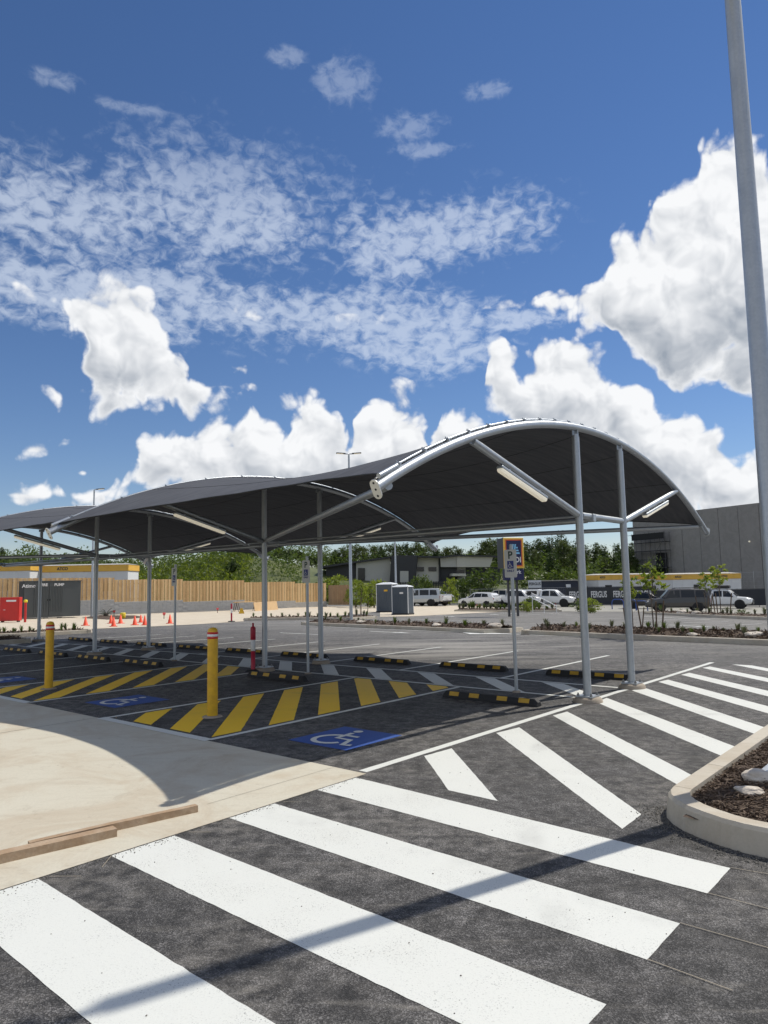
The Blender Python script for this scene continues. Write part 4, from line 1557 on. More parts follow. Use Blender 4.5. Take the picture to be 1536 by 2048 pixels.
def put_plant(name, crown, trunk, M_, lab, cat, grp=None, cn='crown', tn='trunk'):
    s = empty(name, (0, 0, 0), 0, lab, cat, grp)
    s.matrix_world = M_
    link(cn, crown, s)
    if trunk:
        link(tn, trunk, s)
    return s


# ------------------------------------------------------------------ hills and woods
def hill_z(x, y):
    a = math.exp(-(((x + 24) / 15) ** 2)) * 5.6 + math.exp(-(((x + 70) / 30) ** 2)) * 6.0 + math.exp(-(((x - 5) / 30) ** 2)) * 3.2 + math.exp(-(((x - 48) / 32) ** 2)) * 2.0
    t = min(max((y - 88) / 32, 0), 1)
    return a * t * t * (3 - 2 * t) - .25
b = MB()
xs = [-140 + 6 * i for i in range(46)]
ys = [86 + 5 * i for i in range(40)]
vs = [(x, y, gz(x, y) + hill_z(x, y)) for y in ys for x in xs]
b.add(vs, [(j * 46 + i, j * 46 + i + 1, (j + 1) * 46 + i + 1, (j + 1) * 46 + i) for j in range(39) for i in range(45)], True)
b.build('hill', GRASS, kind='structure')
protos = []
for i in range(3):
    me, ce = crown_mesh('crown', .28, 1.0, 0.62, 120, 34, .021, 11 + i, LEAF_M, 'round', .15)
    protos.append(('gum', me, trunk_mesh('trunk', .92, .020, ce, i)))
for i in range(3):
    me, ce = crown_mesh('crown', .12, 1.0, 0.50, 130, 32, .021, 31 + i, LEAF_D, 'tall', .11)
    protos.append(('dark', me, trunk_mesh('trunk', .95, .016, ce, i + 9)))
for i in range(2):
    me, ce = crown_mesh('crown', .30, 1.0, 0.52, 100, 32, .021, 51 + i, LEAF_M, 'tall', .12)
    protos.append(('slender', me, trunk_mesh('trunk', .95, .014, ce, i + 19, 9)))
LAB = {'gum': 'broad olive green gum tree', 'dark': 'dark dense evergreen tree', 'slender': 'slender open-crowned gum tree'}


def where(x):
    for lim, w in ((285, 'rising above the site sheds'), (520, 'beside the scrubby slope behind the fence'), (640, 'behind the far half of the paling fence'), (1005, 'rising over the commercial building roof'),
                   (1160, 'between the pylon sign and the first canopy post'), (1400, 'between the two front canopy posts and the hall')):
        if x < lim:
            return w


TOP = [(-80, 1092), (0, 1094), (30, 1100), (60, 1112), (130, 1112), (150, 1106), (190, 1118), (225, 1122), (262, 1120), (285, 1150), (330, 1152), (420, 1146), (470, 1130),
       (500, 1120), (530, 1119), (560, 1116), (600, 1112), (640, 1100), (700, 1088), (760, 1080), (830, 1082), (880, 1086), (930, 1092), (962, 1086), (975, 1073), (1000, 1080), (1050, 1078),
       (1075, 1074), (1100, 1066), (1125, 1062), (1145, 1072), (1165, 1086), (1190, 1084), (1225, 1084), (1262, 1080), (1300, 1086), (1400, 1090), (1560, 1090)]


def topy(x):
    for (a, ya_), (b_, yb_) in zip(TOP[:-1], TOP[1:]):
        if a <= x <= b_:
            return ya_ + (yb_ - ya_) * (x - a) / (b_ - a)
    return 1090


rg = random.Random(21)
xx = -70.0
while xx < 1268:
    if 278 < xx < 445:
        xx += 16
        continue
    for row in range(2):
        Y = rg.uniform(128, 150) if row == 0 else rg.uniform(104, 122)
        if row == 1 and ((xx < 150 and rg.random() < .5) or 610 < xx < 1015):
            continue
        px_ = xx + rg.uniform(-8, 8)
        yt = topy(px_) + (rg.uniform(-2, 7) if row == 0 else rg.uniform(12, 42))
        p = atd(px_, yt, Y)
        g0 = gz(p.x, Y) + hill_z(p.x, Y)
        h = max(p.z - g0, 2.5)
        if xx > 1040 or 440 < xx < 600:
            k = rg.choice([3, 4, 5, 3, 4, 0, 6])
        else:
            k = rg.choice([0, 1, 2, 6, 7, 0, 1, 3])
        if 1090 < xx < 1140 and row == 0:
            k = 3 + rg.randrange(3)
        kind, cm, tm = protos[k]
        wmul = max(1.0, 5.2 / h) * rg.uniform(.9, 1.3)
        s = put_plant('forest_tree', cm, tm, Matrix.Translation((p.x, Y, g0)) @ Matrix.Rotation(rg.uniform(0, 6.3), 4, 'Z') @ Matrix.Diagonal((h * wmul, h * wmul, h, 1)), LAB[kind] + ' ' + where(xx), 'tree', LAB[kind].split(' ', 1)[1] + 's ' + where(xx))
    xx += rg.uniform(19, 27)
# undergrowth that fills the wood and the scrubby slope behind the paling fence
b = MB()
rg = random.Random(4)
for i in range(14000):
    px_ = rg.uniform(-100, 1330)
    Y = rg.uniform(98, 150) if not 610 < px_ < 1015 else rg.uniform(124, 152)
    p0 = onground(px_, Y)
    g0 = gz(p0.x, Y) + hill_z(p0.x, Y)
    lim = 1.6 + 3.6 * (.5 + .5 * math.sin(p0.x * .7) * math.cos(Y * .31))
    c = Vector((p0.x, Y, g0 + lim * rg.random() ** .8))
    for k in range(3):
        leaf_quad(b, c + Vector((rg.gauss(0, .3), rg.gauss(0, .3), rg.gauss(0, .25))), rg.uniform(.16, .34), rg)
o = b.build('undergrowth', LEAF_S, kind='stuff')
o['label'] = 'scrubby green undergrowth below the trees and on the slope'
b = MB()
for i in range(5200):
    px_ = rg.uniform(268, 500)
    Y = rg.uniform(90, 116)
    p0 = onground(px_, Y)
    g0 = gz(p0.x, Y) + hill_z(p0.x, Y)
    c = Vector((p0.x, Y, g0 + rg.random() * (.5 + 1.1 * max(0, math.sin(px_ * .11 + Y)))))
    for k in range(3):
        leaf_quad(b, c + Vector((rg.gauss(0, .25), rg.gauss(0, .25), rg.gauss(0, .2))), rg.uniform(.14, .3), rg)
o = b.build('slope_scrub', LEAF_L, kind='stuff')
o['label'] = 'bright green scrub on the slope behind the paling fence'

# ------------------------------------------------------------------ paling fence on a block retaining wall
E0, E1 = at(-60, 1236.0), at(652, 1213.5)
fd = (E1 - E0)
fd.z = 0
FLEN = fd.length
fd.normalize()
FROT = math.atan2(fd.y, fd.x)


def along(px_):
    """distance along the fence line at a photograph column"""
    d = ray(px_, 1180)
    # solve E0 + s*fd = t*d in the plane
    det = fd.x * (-d.y) + d.x * fd.y
    return ((-E0.x) * (-d.y) + d.x * (-E0.y)) / det


SECT = [(-60, 228, 2.84, 1.00), (228, 365, 2.66, .78), (365, 488, 2.50, .60), (488, 590, 2.30, .34), (590, 652, 2.12, .14)]
wall = empty('retaining_wall', E0, FROT, 'low grey block retaining wall under the timber paling fence', 'wall')
fence = empty('paling_fence', E0, FROT, 'stepped fence of upright tan timber palings on the block wall', 'fence')
blk = MB()
blk.box((0, 0, 0), (.79, .2, .19), None, .008)
blk_me = None
pal = MB()
pal.box((0, 0, 0), (.162, .022, 1.0))
pal_me = []
WOODS = [WOODNEW, mat('new_timber_pale', (0.68, 0.47, 0.24), .8, grain=(6, .15)), mat('new_timber_brown', (0.52, 0.33, 0.15), .8, grain=(6, .15))]
for mm in WOODS:
    o = pal.build('paling', mm, fence)
    pal_me.append(o.data)
    bpy.data.objects.remove(o)
rg = random.Random(8)
for (xa, xb, zt, zb) in SECT:
    s0, s1 = max(along(xa), 0), along(xb)
    n = int((s1 - s0) / .178)
    for i in range(n):
        s = s0 + (i + .5) * (s1 - s0) / n
        o = link('paling', pal_me[rg.choice([0, 0, 1, 2])], fence)
        o.matrix_local = T(s, -.03 + (.014 if i % 2 else -.010) + rg.uniform(-.004, .004), (zt + zb) / 2 - E0.z) @ Matrix.Diagonal((1, 1, zt - zb + rg.uniform(-.015, .015), 1))
    for zz in (zb + .25, zt - .35):
        c = MB()
        c.box(((s0 + s1) / 2, .02, zz - E0.z), (s1 - s0 - .01, .05, .07))
        c.build('fence_rail', WOODNEW, fence)
    ns = max(2, int((s1 - s0) / 2.6))
    for i in range(ns):
        s = s0 + (i + .5) * (s1 - s0) / ns
        c = MB()
        c.box((s, .09, (zt + zb) / 2 - .3 - E0.z), (.09, .09, zt - zb + .45))
        c.build('fence_post', WOODNEW, fence)
    nb = max(1, round((s1 - s0) / .80))
    bw = (s1 - s0) / nb
    for j in range(6):
        zc = zb - .005 - .2 * j - .095
        xs_ = [(i + .5) * bw for i in range(nb)] if j % 2 == 0 else [i * bw for i in range(1, nb)]
        for xo in xs_:
            s = s0 + xo
            pos_ = E0 + fd * s
            if zc < gz(pos_.x, pos_.y) - .10:
                continue
            if blk_me is None:
                o = blk.build('block', BLOCKC, wall)
                blk_me = o.data
            else:
                o = link('block', blk_me, wall)
            o.matrix_local = T(s, rg.uniform(-.003, .003), zc - E0.z) @ Matrix.Diagonal((bw / .795, 1, 1, 1))
    c = MB()
    z0_ = -1.2
    c.box(((s0 + s1) / 2, .02, (zb - .03 + z0_) / 2 - E0.z), (s1 - s0 - .004, .22, zb - .03 - z0_))
    c.build('wall_core', BLOCKC, wall)
# timber gate at the end of the fence
p0, p1 = atd(657, 1200, E1.y + .8), atd(703, 1200, E1.y - .6)
gd = p1 - p0
gd.z = 0
gl = gd.length
gate = empty('timber_gate', (p0.x, p0.y, gz(p0.x, p0.y)), math.atan2(gd.y, gd.x), 'plain brown timber gate panels closing the end of the paling fence', 'gate')
WOODG = mat('gate_timber', (0.33, 0.22, 0.125), .8, grain=(3, .2))
for i in range(5):
    c = MB()
    c.box(((i + .5) * gl / 5, 0, 1.25), (gl / 5 - .03, .04, 2.15))
    c.build('gate_board', WOODG, gate)
for zz in (.4, 2.0):
    c = MB()
    c.box((gl / 2, .06, zz), (gl, .06, .1))
    c.build('gate_rail', WOODG, gate)

# ------------------------------------------------------------------ site sheds
SHEDW = mat('shed_panel', (0.68, 0.69, 0.68), .6, var=(1, .3, (.58, .59, .58)))
SHEDY = mat('shed_yellow', (0.76, 0.45, 0.07), .55, var=(1.5, .4, (.64, .36, .05)))
SHEDT = mat('shed_text', (0.05, 0.05, 0.05), .6)
ROOFW = mat('shed_roof', (0.42, 0.40, 0.36), .6)


def shed(xa, xb, ytop, yband, Y, dep, lab, texts, win=(), skew=0.0):
    A, B = atd(xa, ytop, Y + skew), atd(xb, ytop, Y - skew)
    d = B - A
    d.z = 0
    ln = d.length
    zt = (A.z + B.z) / 2
    zg = min(gz(A.x, A.y), gz(B.x, B.y))
    band = (yband - ytop) / FPX * Y
    s = empty('site_shed', (A.x, A.y, zg), math.atan2(d.y, d.x), lab, 'shed', 'yellow topped site sheds')
    H = zt - zg
    np_ = max(2, int(ln / 1.2))
    for i in range(np_):
        c = MB()
        c.box(((i + .5) * ln / np_, .03, (H - band + .45) / 2), (ln / np_ - .012, .06, H - band - .45))
        c.build('wall_panel', SHEDW, s)
    c = MB()
    c.box((ln / 2, dep / 2 + .08, (H - .1 + .4) / 2), (ln - .02, dep - .05, H - .5))
    c.build('shell', SHEDW, s)
    c = MB()
    c.box((ln / 2, dep / 2, H - band / 2), (ln + .16, dep + .16, band), None, .03)
    f = c.build('fascia', SHEDY, s)
    c = MB()
    vs = [(-.12, -.12, H), (ln + .12, -.12, H), (ln + .12, dep + .12, H), (-.12, dep + .12, H), (.6, dep / 2, H + .16), (ln - .6, dep / 2, H + .16)]
    c.add(vs, [(0, 1, 5, 4), (1, 2, 5), (2, 3, 4, 5), (3, 0, 4), (3, 2, 1, 0)])
    c.build('roof', ROOFW, s)
    TF = Matrix(((1, 0, 0, 0), (0, 0, -1, 0), (0, 1, 0, 0), (0, 0, 0, 1)))
    for body, xr, sz in texts:
        text_part(body, SHEDT, f, T(xr * ln, -.085, H - band * .5) @ TF, sz, bold=.02)
    for (x0, x1, z0, z1) in win:
        c = MB()
        c.box(((x0 + x1) / 2 * ln, -.01, (z0 + z1) / 2 * H), ((x1 - x0) * ln, .04, (z1 - z0) * H))
        w = c.build('window', GLASS, s)
        c = MB()
        c.box(((x0 + x1) / 2 * ln, -.005, z0 * H - .03), ((x1 - x0) * ln + .1, .07, .05))
        c.build('sill', SHEDW, w)
    for xr in (.05, .5, .95):
        c = MB()
        c.box((xr * ln, .4, .2), (.3, .3, .4))
        c.build('pier', BLOCKC, s)
    return s


GLASS = mat('dark_glass', (0.012, 0.015, 0.018), .15, 0.0, spec=.5)
shed(-120, 60, 1131.5, 1143, 68, 3.0, 'site shed behind the fence cut by the photo edge', [], ((.72, .80, .45, .68),))
shed(74, 256, 1130.5, 1143.5, 70, 3.0, 'site shed with dark lettering on its yellow band above the pump enclosure', [('ATCO', .285, .38)], ((.09, .15, .48, .66), (.70, .86, .42, .60)))
shed(1196, 1322, 1149, 1159, 89, 3.2, 'site shed with yellow band behind the dark banner fence', [('ATCO', .06, .3), ('ATCO', .95, .3)], ((.10, .20, .42, .66),), -2.2)
shed(1344, 1481, 1147.5, 1158, 84, 3.2, 'site shed with yellow band standing behind the parked grey wagon', [('ATCO', .08, .3), ('ATCO', .75, .3)], ((.30, .38, .42, .66),), -1.0)

# ------------------------------------------------------------------ pump enclosure, fire cabinet and small things by the wall
CABG = mat('pump_grey', (0.075, 0.085, 0.085), .5, var=(1.2, .3, (.095, .10, .10)))
CABD = mat('pump_dark', (0.035, 0.034, 0.034), .6)
A, B = at(47, 1239.0), at(161, 1235.5)
d = B - A
ln = math.hypot(d.x, d.y)
Hc = (1238 - 1163.5) / FPX * A.y
pump = empty('pump_enclosure', A, math.atan2(d.y, d.x), 'dark grey ribbed metal pump enclosure with white lettering before the fence', 'enclosure')
TF = Matrix(((1, 0, 0, 0), (0, 0, -1, 0), (0, 1, 0, 0), (0, 0, 0, 1)))
c = MB()
c.box((ln / 2, .8, Hc / 2 + .06), (ln, 1.5, Hc - .08), None, .02)
c.build('shell', CABG, pump)
c = MB()
c.box((-.012, .8, Hc / 2 + .06), (.03, 1.4, Hc - .16))
c.build('side_panel', CABD, pump)
c = MB()
c.box((ln / 2, .8, Hc + .03), (ln + .06, 1.6, .05))
c.build('roof', CABG, pump)
for (x0, x1) in ((.17, .415), (.43, .68)):
    c = MB()
    n = 9
    c.box(((x0 + x1) / 2 * ln, .035, Hc / 2 + .05), ((x1 - x0) * ln, .03, Hc - .3))
    dr = c.build('door', CABG, pump)
    for i in range(n):
        c = MB()
        xr = x0 + (x1 - x0) * (i + .5) / n
        c.box((xr * ln, .01, Hc / 2 + .05), ((x1 - x0) * ln / n * .5, .04, Hc - .75))
        c.build('door_rib', CABG, dr)
    c = MB()
    c.box(((x1 - .012 if x0 < .3 else x0 + .012) * ln, .0, Hc * .5), (.06, .06, .12))
    c.build('handle', DARK, dr)
text_part('Atimo', WHITE, pump, T(.075 * ln, .02, Hc - .30) @ TF, .34, bold=.008)
text_part('FIRE', WHITE, pump, T(.335 * ln, -.02, Hc - .24) @ TF, .26, bold=.008)
text_part('PUMP', WHITE, pump, T(.60 * ln, -.02, Hc - .24) @ TF, .26, bold=.008)
for xr in (.38, .62):
    c = MB()
    c.box((xr * ln, .05, .02), (.28, .2, .09))
    c.build('foot', CABD, pump)

A = at(18, 1245)
cab = empty('fire_cabinet', A, R(8), 'red steel fire services cabinet on short legs beside the pump enclosure', 'cabinet')
wc, hc = 36 / FPX * A.y * 1.02, 48 / FPX * A.y
c = MB()
c.box((0, .25, hc / 2 + .07), (wc, .5, hc - .04), None, .015)
c.build('body', RED, cab)
c = MB()
c.box((.08, -.012, hc / 2 + .08), (wc - .28, .025, hc - .14))
dr = c.build('door', RED, cab)
c = MB()
c.box((-wc * .25, -.035, hc * .52), (.12, .02, .03))
c.build('handle', WHITE, dr)
c = MB()
c.box((.10, -.030, hc - .17), (wc * .5, .012, .11))
c.build('label_plate', WHITE, dr)
for xx_ in (-wc * .4, wc * .4):
    c = MB()
    c.box((xx_, .25, .04), (.06, .4, .10))
    c.build('leg', CABD, cab)
A = at(50, 1245)
s = empty('red_bollard', A, 0, 'slim red bollard with a yellow cap before the pump enclosure', 'bollard')
hb = 45 / FPX * A.y
c = MB()
c.lathe([(.07, 0), (.07, hb - .14)], 14)
c.build('post_body', RED, s)
c = MB()
c.lathe([(.105, hb - .17), (.115, hb - .10), (.10, hb - .02), (.04, hb)], 14)
c.build('cap', mat('cap_yellow', (.8, .62, .02), .5), s)

CONE = mat('cone_orange', (0.85, 0.085, 0.03), .55)
cone = None
CL = ['leftmost of the traffic cones, by the planting strip', 'traffic cone just behind the foremost one near the palm', 'foremost traffic cone below the cycad palm', 'traffic cone in front of the yellow tub',
      'traffic cone between the yellow tub and the canopy post', 'traffic cone set farther back than its two neighbours', 'traffic cone just left of the canopy post', 'lone traffic cone between the canopy post and the dim sign',
      'tallest-looking cone on the island by the white hatchback', 'thin cone behind the island shrubs by the white hatchback', 'cone at the right end of the three by the white hatchback']
for i, (x, y, sc) in enumerate([(171, 1251.5, 1), (222, 1247.5, 1), (227, 1253.5, 1), (241, 1247.5, 1), (269.5, 1250.5, 1), (281.5, 1245.5, .95), (289.5, 1250.8, 1), (340, 1247.5, 1), (947, 1212, 1.0), (954, 1211.5, .8), (960, 1211.8, 1)]):
    A = at(x, y, .012)
    if cone is None:
        cone = o = empty('traffic_cone')
        c = MB()
        c.lathe([(.135, .03), (.12, .05), (.026, .50), (.0, .505)], 16)
        c.build('cone_body', CONE, o)
        c = MB()
        c.box((0, 0, .016), (.33, .33, .032), None, .01)
        c.build('base', CONE, o)
    else:
        o = copy_tree(cone)
    o.matrix_world = Matrix.Translation(A) @ Matrix.Rotation(random.random() * 3, 4, 'Z') @ Matrix.Diagonal((sc, sc, sc * random.uniform(.94, 1.03), 1))
    tag(o, 'orange ' + CL[i], 'traffic cone', 'orange traffic cones')
A = at(463, 1244, .012)
s = empty('delineator_post', A, 0, 'red and white delineator post with black base on the pale concrete', 'safety post')
hd_ = 36 / FPX * A.y
c = MB()
c.lathe([(.05, .04), (.05, hd_ - .05), (.03, hd_)], 12)
c.build('tube', REDFLEX, s)
c = MB()
c.lathe([(.052, hd_ * .48), (.054, hd_ * .5), (.054, hd_ * .68), (.052, hd_ * .7)], 12)
c.build('reflective_band', WHITE, s)
c = MB()
c.lathe([(.22, 0), (.2, .04), (.06, .06)], 12)
c.build('rubber_base', BLACK, s)
A = at(245.5, 1237.5, .012)
s = empty('yellow_tub', A, .2, 'yellow plastic tub standing among the traffic cones', 'tub')
c = MB()
c.lathe([(.15, 0), (.17, .02), (.19, .34), (.17, .37)], 14)
c.build('body', mat('tub_yellow', (.78, .55, .03), .5), s)
c = MB()
c.lathe([(.2, .335), (.2, .375), (.12, .40), (0, .405)], 14)
c.build('lid', mat('tub_lid', (.85, .66, .06), .5), s)
PINK = mat('marker_pink', (.85, .12, .12), .6)
for i, (x, y, lab) in enumerate(((201, 1226, 'pink topped survey peg at the left of the cycad palm'), (228, 1232, 'pink topped survey peg right below the cycad palm'), (328, 1238, 'short pink survey peg left of the lone cone'),
                                 (435, 1226, 'pink survey peg at the foot of the block wall'), (1111, 1214, 'pink survey peg by the second white utility at the kerb'))):
    A = at(x, y, .01)
    s = empty('survey_peg', A, 0, lab, 'peg', 'pink survey pegs')
    c = MB()
    c.box((0, 0, .14), (.04, .04, .30))
    c.build('stake', STAKE, s)
    c = MB()
    c.prism([(-.10, .42), (.10, .42), (.09, .30), (0, .18), (-.09, .30)], .02, Matrix(((1, 0, 0, 0), (0, 0, 1, 0), (0, 1, 0, 0), (0, 0, 0, 1))))
    c.build('flag', PINK, s)
# trestle, plywood sheet and wedge by the wall
A, B = at(470, 1224), at(516, 1221.5)
s = empty('trestle', A, math.atan2(B.y - A.y, B.x - A.x), 'light trestle table of thin timber before the block wall', 'trestle')
ln = (B - A).length
c = MB()
c.box((ln / 2, 0, .85), (ln + .3, .25, .06))
c.build('top_board', WOODNEW, s)
for xx_ in (.1, .35, ln - .35, ln - .1):
    for sy in (-1, 1):
        c = MB()
        c.tube([(xx_, sy * .32, 0), (xx_, sy * .05, .84)], .028, 6)
        c.build('leg', STAKE, s)
A, B = at(513, 1222.5), at(559, 1219.5)
s = empty('plywood_sheet', A, math.atan2(B.y - A.y, B.x - A.x), 'pale plywood sheet leaning against the block wall', 'board')
ln = (B - A).length
c = MB()
c.box((ln / 2, .15, .42), (ln, .03, .86), Matrix.Rotation(R(-12), 4, 'X'))
c.build('panel', mat('plywood', (.62, .42, .22), .7, var=(2, .4, (.52, .34, .17))), s)
for xx_ in (.1, ln - .1):
    c = MB()
    c.box((xx_, .20, .42), (.07, .05, .84), Matrix.Rotation(R(-12), 4, 'X'))
    c.build('batten', WOODNEW, s)
A = at(483, 1227.5)
s = empty('yellow_stand', A, 0, 'small yellow folding warning stand beside the trestle', 'warning stand')
for sy in (-1, 1):
    c = MB()
    c.add([(-.22, sy * .14, 0), (.22, sy * .14, 0), (.08, 0, .45), (-.08, 0, .45), (-.22, sy * .14 - sy * .02, 0), (.22, sy * .14 - sy * .02, 0), (.08, -sy * .015, .45), (-.08, -sy * .015, .45)],
          [(0, 1, 2, 3), (7, 6, 5, 4), (0, 4, 5, 1), (1, 5, 6, 2), (2, 6, 7, 3), (3, 7, 4, 0)])
    c.build('side_panel', YELLOW, s)

# ------------------------------------------------------------------ other light poles
A = at(183, 1233.5)
lamp_pole('light_pole', Matrix.Translation(A), (1233.5 - 981) / FPX * A.y, .09, .055, (R(0),), 'single-headed light pole before the fence beside the pump enclosure')
A = at(702.5, 1240)
lamp_pole('light_pole', Matrix.Translation(A), (1240 - 909) / FPX * A.y, .105, .055, (R(5), R(185)), 'double-headed light pole rising above the canopy from the kerbed strip')
A = onground(792, 74)
lamp_pole('light_pole', Matrix.Translation(A), 8.2, .125, .07, (R(0), R(180)), 'light pole standing behind the portable toilets')

# ------------------------------------------------------------------ portable toilets
LOO = mat('toilet_blue_grey', (0.055, 0.075, 0.10), .5, var=(2, .3, (.07, .09, .115)))
LOOR = mat('toilet_roof', (0.66, 0.68, 0.70), .5)
for (xc, yb, wpx, rot, lab) in ((775, 1224.5, 41, -20, 'portable toilet with yellow notice, standing behind its twin'), (806, 1229.5, 41, -20, 'portable toilet with white notice, nearer to the driveway')):
    A = at(xc, yb)
    k = A.y / FPX
    H = 59 * k
    w = 33 * k
    s = empty('portable_toilet', A, R(rot), lab, 'portable toilet', 'portable toilets')
    c = MB()
    c.box((0, 0, H * .47 + .06), (w, w, H * .90), None, .03)
    c.build('cabin', LOO, s)
    for ax in range(2):
        for i in range(7):
            c = MB()
            o_ = (i - 3) * w * .11
            if ax == 0:
                c.box((o_, -w / 2 - .008, H * .40), (w * .05, .02, H * .55))
            else:
                c.box((-w / 2 - .008, o_, H * .40), (.02, w * .05, H * .55))
            c.build('rib', LOO, s)
    for sx in (-1, 1):
        for sy in (-1, 1):
            c = MB()
            c.box((sx * w / 2, sy * w / 2, H * .47 + .05), (.05, .05, H * .92))
            c.build('corner_post', LOOR, s)
    c = MB()
    e = w / 2 + .06
    vs = [(-e, -e, H * .93), (e, -e, H * .93), (e, e, H * .93), (-e, e, H * .93), (-e * .8, -e * .8, H * .965), (e * .8, -e * .8, H * .965), (e * .8, e * .8, H * .965), (-e * .8, e * .8, H * .965), (-.3, -.1, H), (.3, -.1, H), (.3, .1, H), (-.3, .1, H)]
    fs = [(3, 2, 1, 0)]
    for a in (0, 4):
        fs += [(a + i, a + (i + 1) % 4, a + 4 + (i + 1) % 4, a + 4 + i) for i in range(4)]
    fs.append((8, 9, 10, 11))
    c.add(vs, fs)
    c.build('roof', LOOR, s)
    c = MB()
    c.box((w * .1, -w / 2 - .02, H * .73), (w * .22, .02, H * .06))
    c.build('notice', WHITE if xc > 780 else YELLOW, s)
    c = MB()
    c.box((0, 0, .06), (w + .1, w + .1, .12))
    c.build('skid_base', CABD, s)
# ------------------------------------------------------------------ cars
TYRE = mat('tyre_rubber', (0.014, 0.014, 0.015), .8)
RIM = mat('alloy_rim', (0.35, 0.36, 0.37), .35, .8)
TAIL = mat('tail_lamp', (0.30, 0.010, 0.012), .25)
HEADL = mat('head_lamp', (0.70, 0.72, 0.74), .12)
TRIM = mat('black_trim', (0.015, 0.015, 0.016), .55)
PLATE = mat('number_plate', (0.7, 0.7, 0.66), .5)


def carpaint(name, col, rough=.28, metal=.0):
    M_ = mat(name, col, rough, metal)
    M_.node_tree.nodes['Principled BSDF'].inputs['Coat Weight'].default_value = .6
    M_.node_tree.nodes['Principled BSDF'].inputs['Coat Roughness'].default_value = .06
    return M_


CW = carpaint('car_white', (0.70, 0.71, 0.71))
CS = carpaint('car_silver', (0.42, 0.45, 0.47), .3, .5)
CG = carpaint('car_grey_brown', (0.060, 0.056, 0.052), .35, .2)
CB = carpaint('car_black', (0.014, 0.015, 0.018), .2)
CBE = carpaint('car_beige', (0.30, 0.28, 0.22), .4)
KIND = {
    'wagon': dict(st=[(-2.46, .55, 1.00, 1.10, .86, .80), (-2.42, .42, 1.10, 1.60, .92, .74), (-2.28, .38, 1.12, 1.84, .96, .76), (-1.0, .34, 1.12, 1.90, .98, .78), (.30, .34, 1.11, 1.89, .98, .78), (.72, .34, 1.10, 1.82, .98, .76),
                      (1.28, .34, 1.08, 1.14, .98, .88), (2.10, .36, 1.00, 1.07, .97, .86), (2.40, .42, .84, .95, .90, .76), (2.48, .52, .72, .78, .80, .66)], wx=(-1.45, 1.45), wr=.39,
                  win=[(-2.18, -1.35, -1.38, -2.08), (-1.25, -.25, -.25, -1.25), (-.13, .95, .60, -.13)], ws=(1.26, .76), rw=(-2.45, -2.33)),
    'hatch': dict(st=[(-2.15, .50, .92, .98, .78, .70), (-2.10, .36, 1.00, 1.12, .86, .74), (-1.75, .32, 1.02, 1.42, .90, .66), (-.9, .30, 1.00, 1.52, .91, .66), (0.0, .30, .98, 1.53, .91, .66), (.35, .30, .96, 1.48, .91, .64),
                      (1.10, .30, .92, .98, .91, .78), (1.80, .32, .82, .88, .88, .74), (2.08, .36, .68, .76, .80, .66), (2.16, .44, .6, .64, .70, .55)], wx=(-1.30, 1.32), wr=.33,
                  win=[(-1.55, -.75, -.75, -1.35), (-.68, .15, .10, -.68), (.22, .85, .40, .20)], ws=(1.08, .38), rw=(-2.10, -1.77)),
    'ute': dict(st=[(-2.62, .60, 1.02, 1.06, .90, .86), (-2.60, .48, 1.06, 1.10, .93, .90), (-.95, .44, 1.06, 1.10, .94, .90), (-.93, .40, 1.06, 1.12, .94, .90), (-.78, .38, 1.08, 1.76, .94, .72), (-.2, .36, 1.07, 1.82, .94, .73), (.45, .36, 1.06, 1.80, .94, .73),
                    (.75, .36, 1.06, 1.74, .94, .72), (1.42, .36, 1.05, 1.12, .94, .84), (2.20, .38, .98, 1.04, .93, .82), (2.55, .44, .80, .92, .86, .72), (2.63, .54, .70, .76, .76, .62)], wx=(-1.62, 1.58), wr=.39,
                win=[(-.66, .10, .10, -.60), (.20, 1.08, .66, .20)], ws=(1.40, .78), rw=(-.94, -.80)),
}


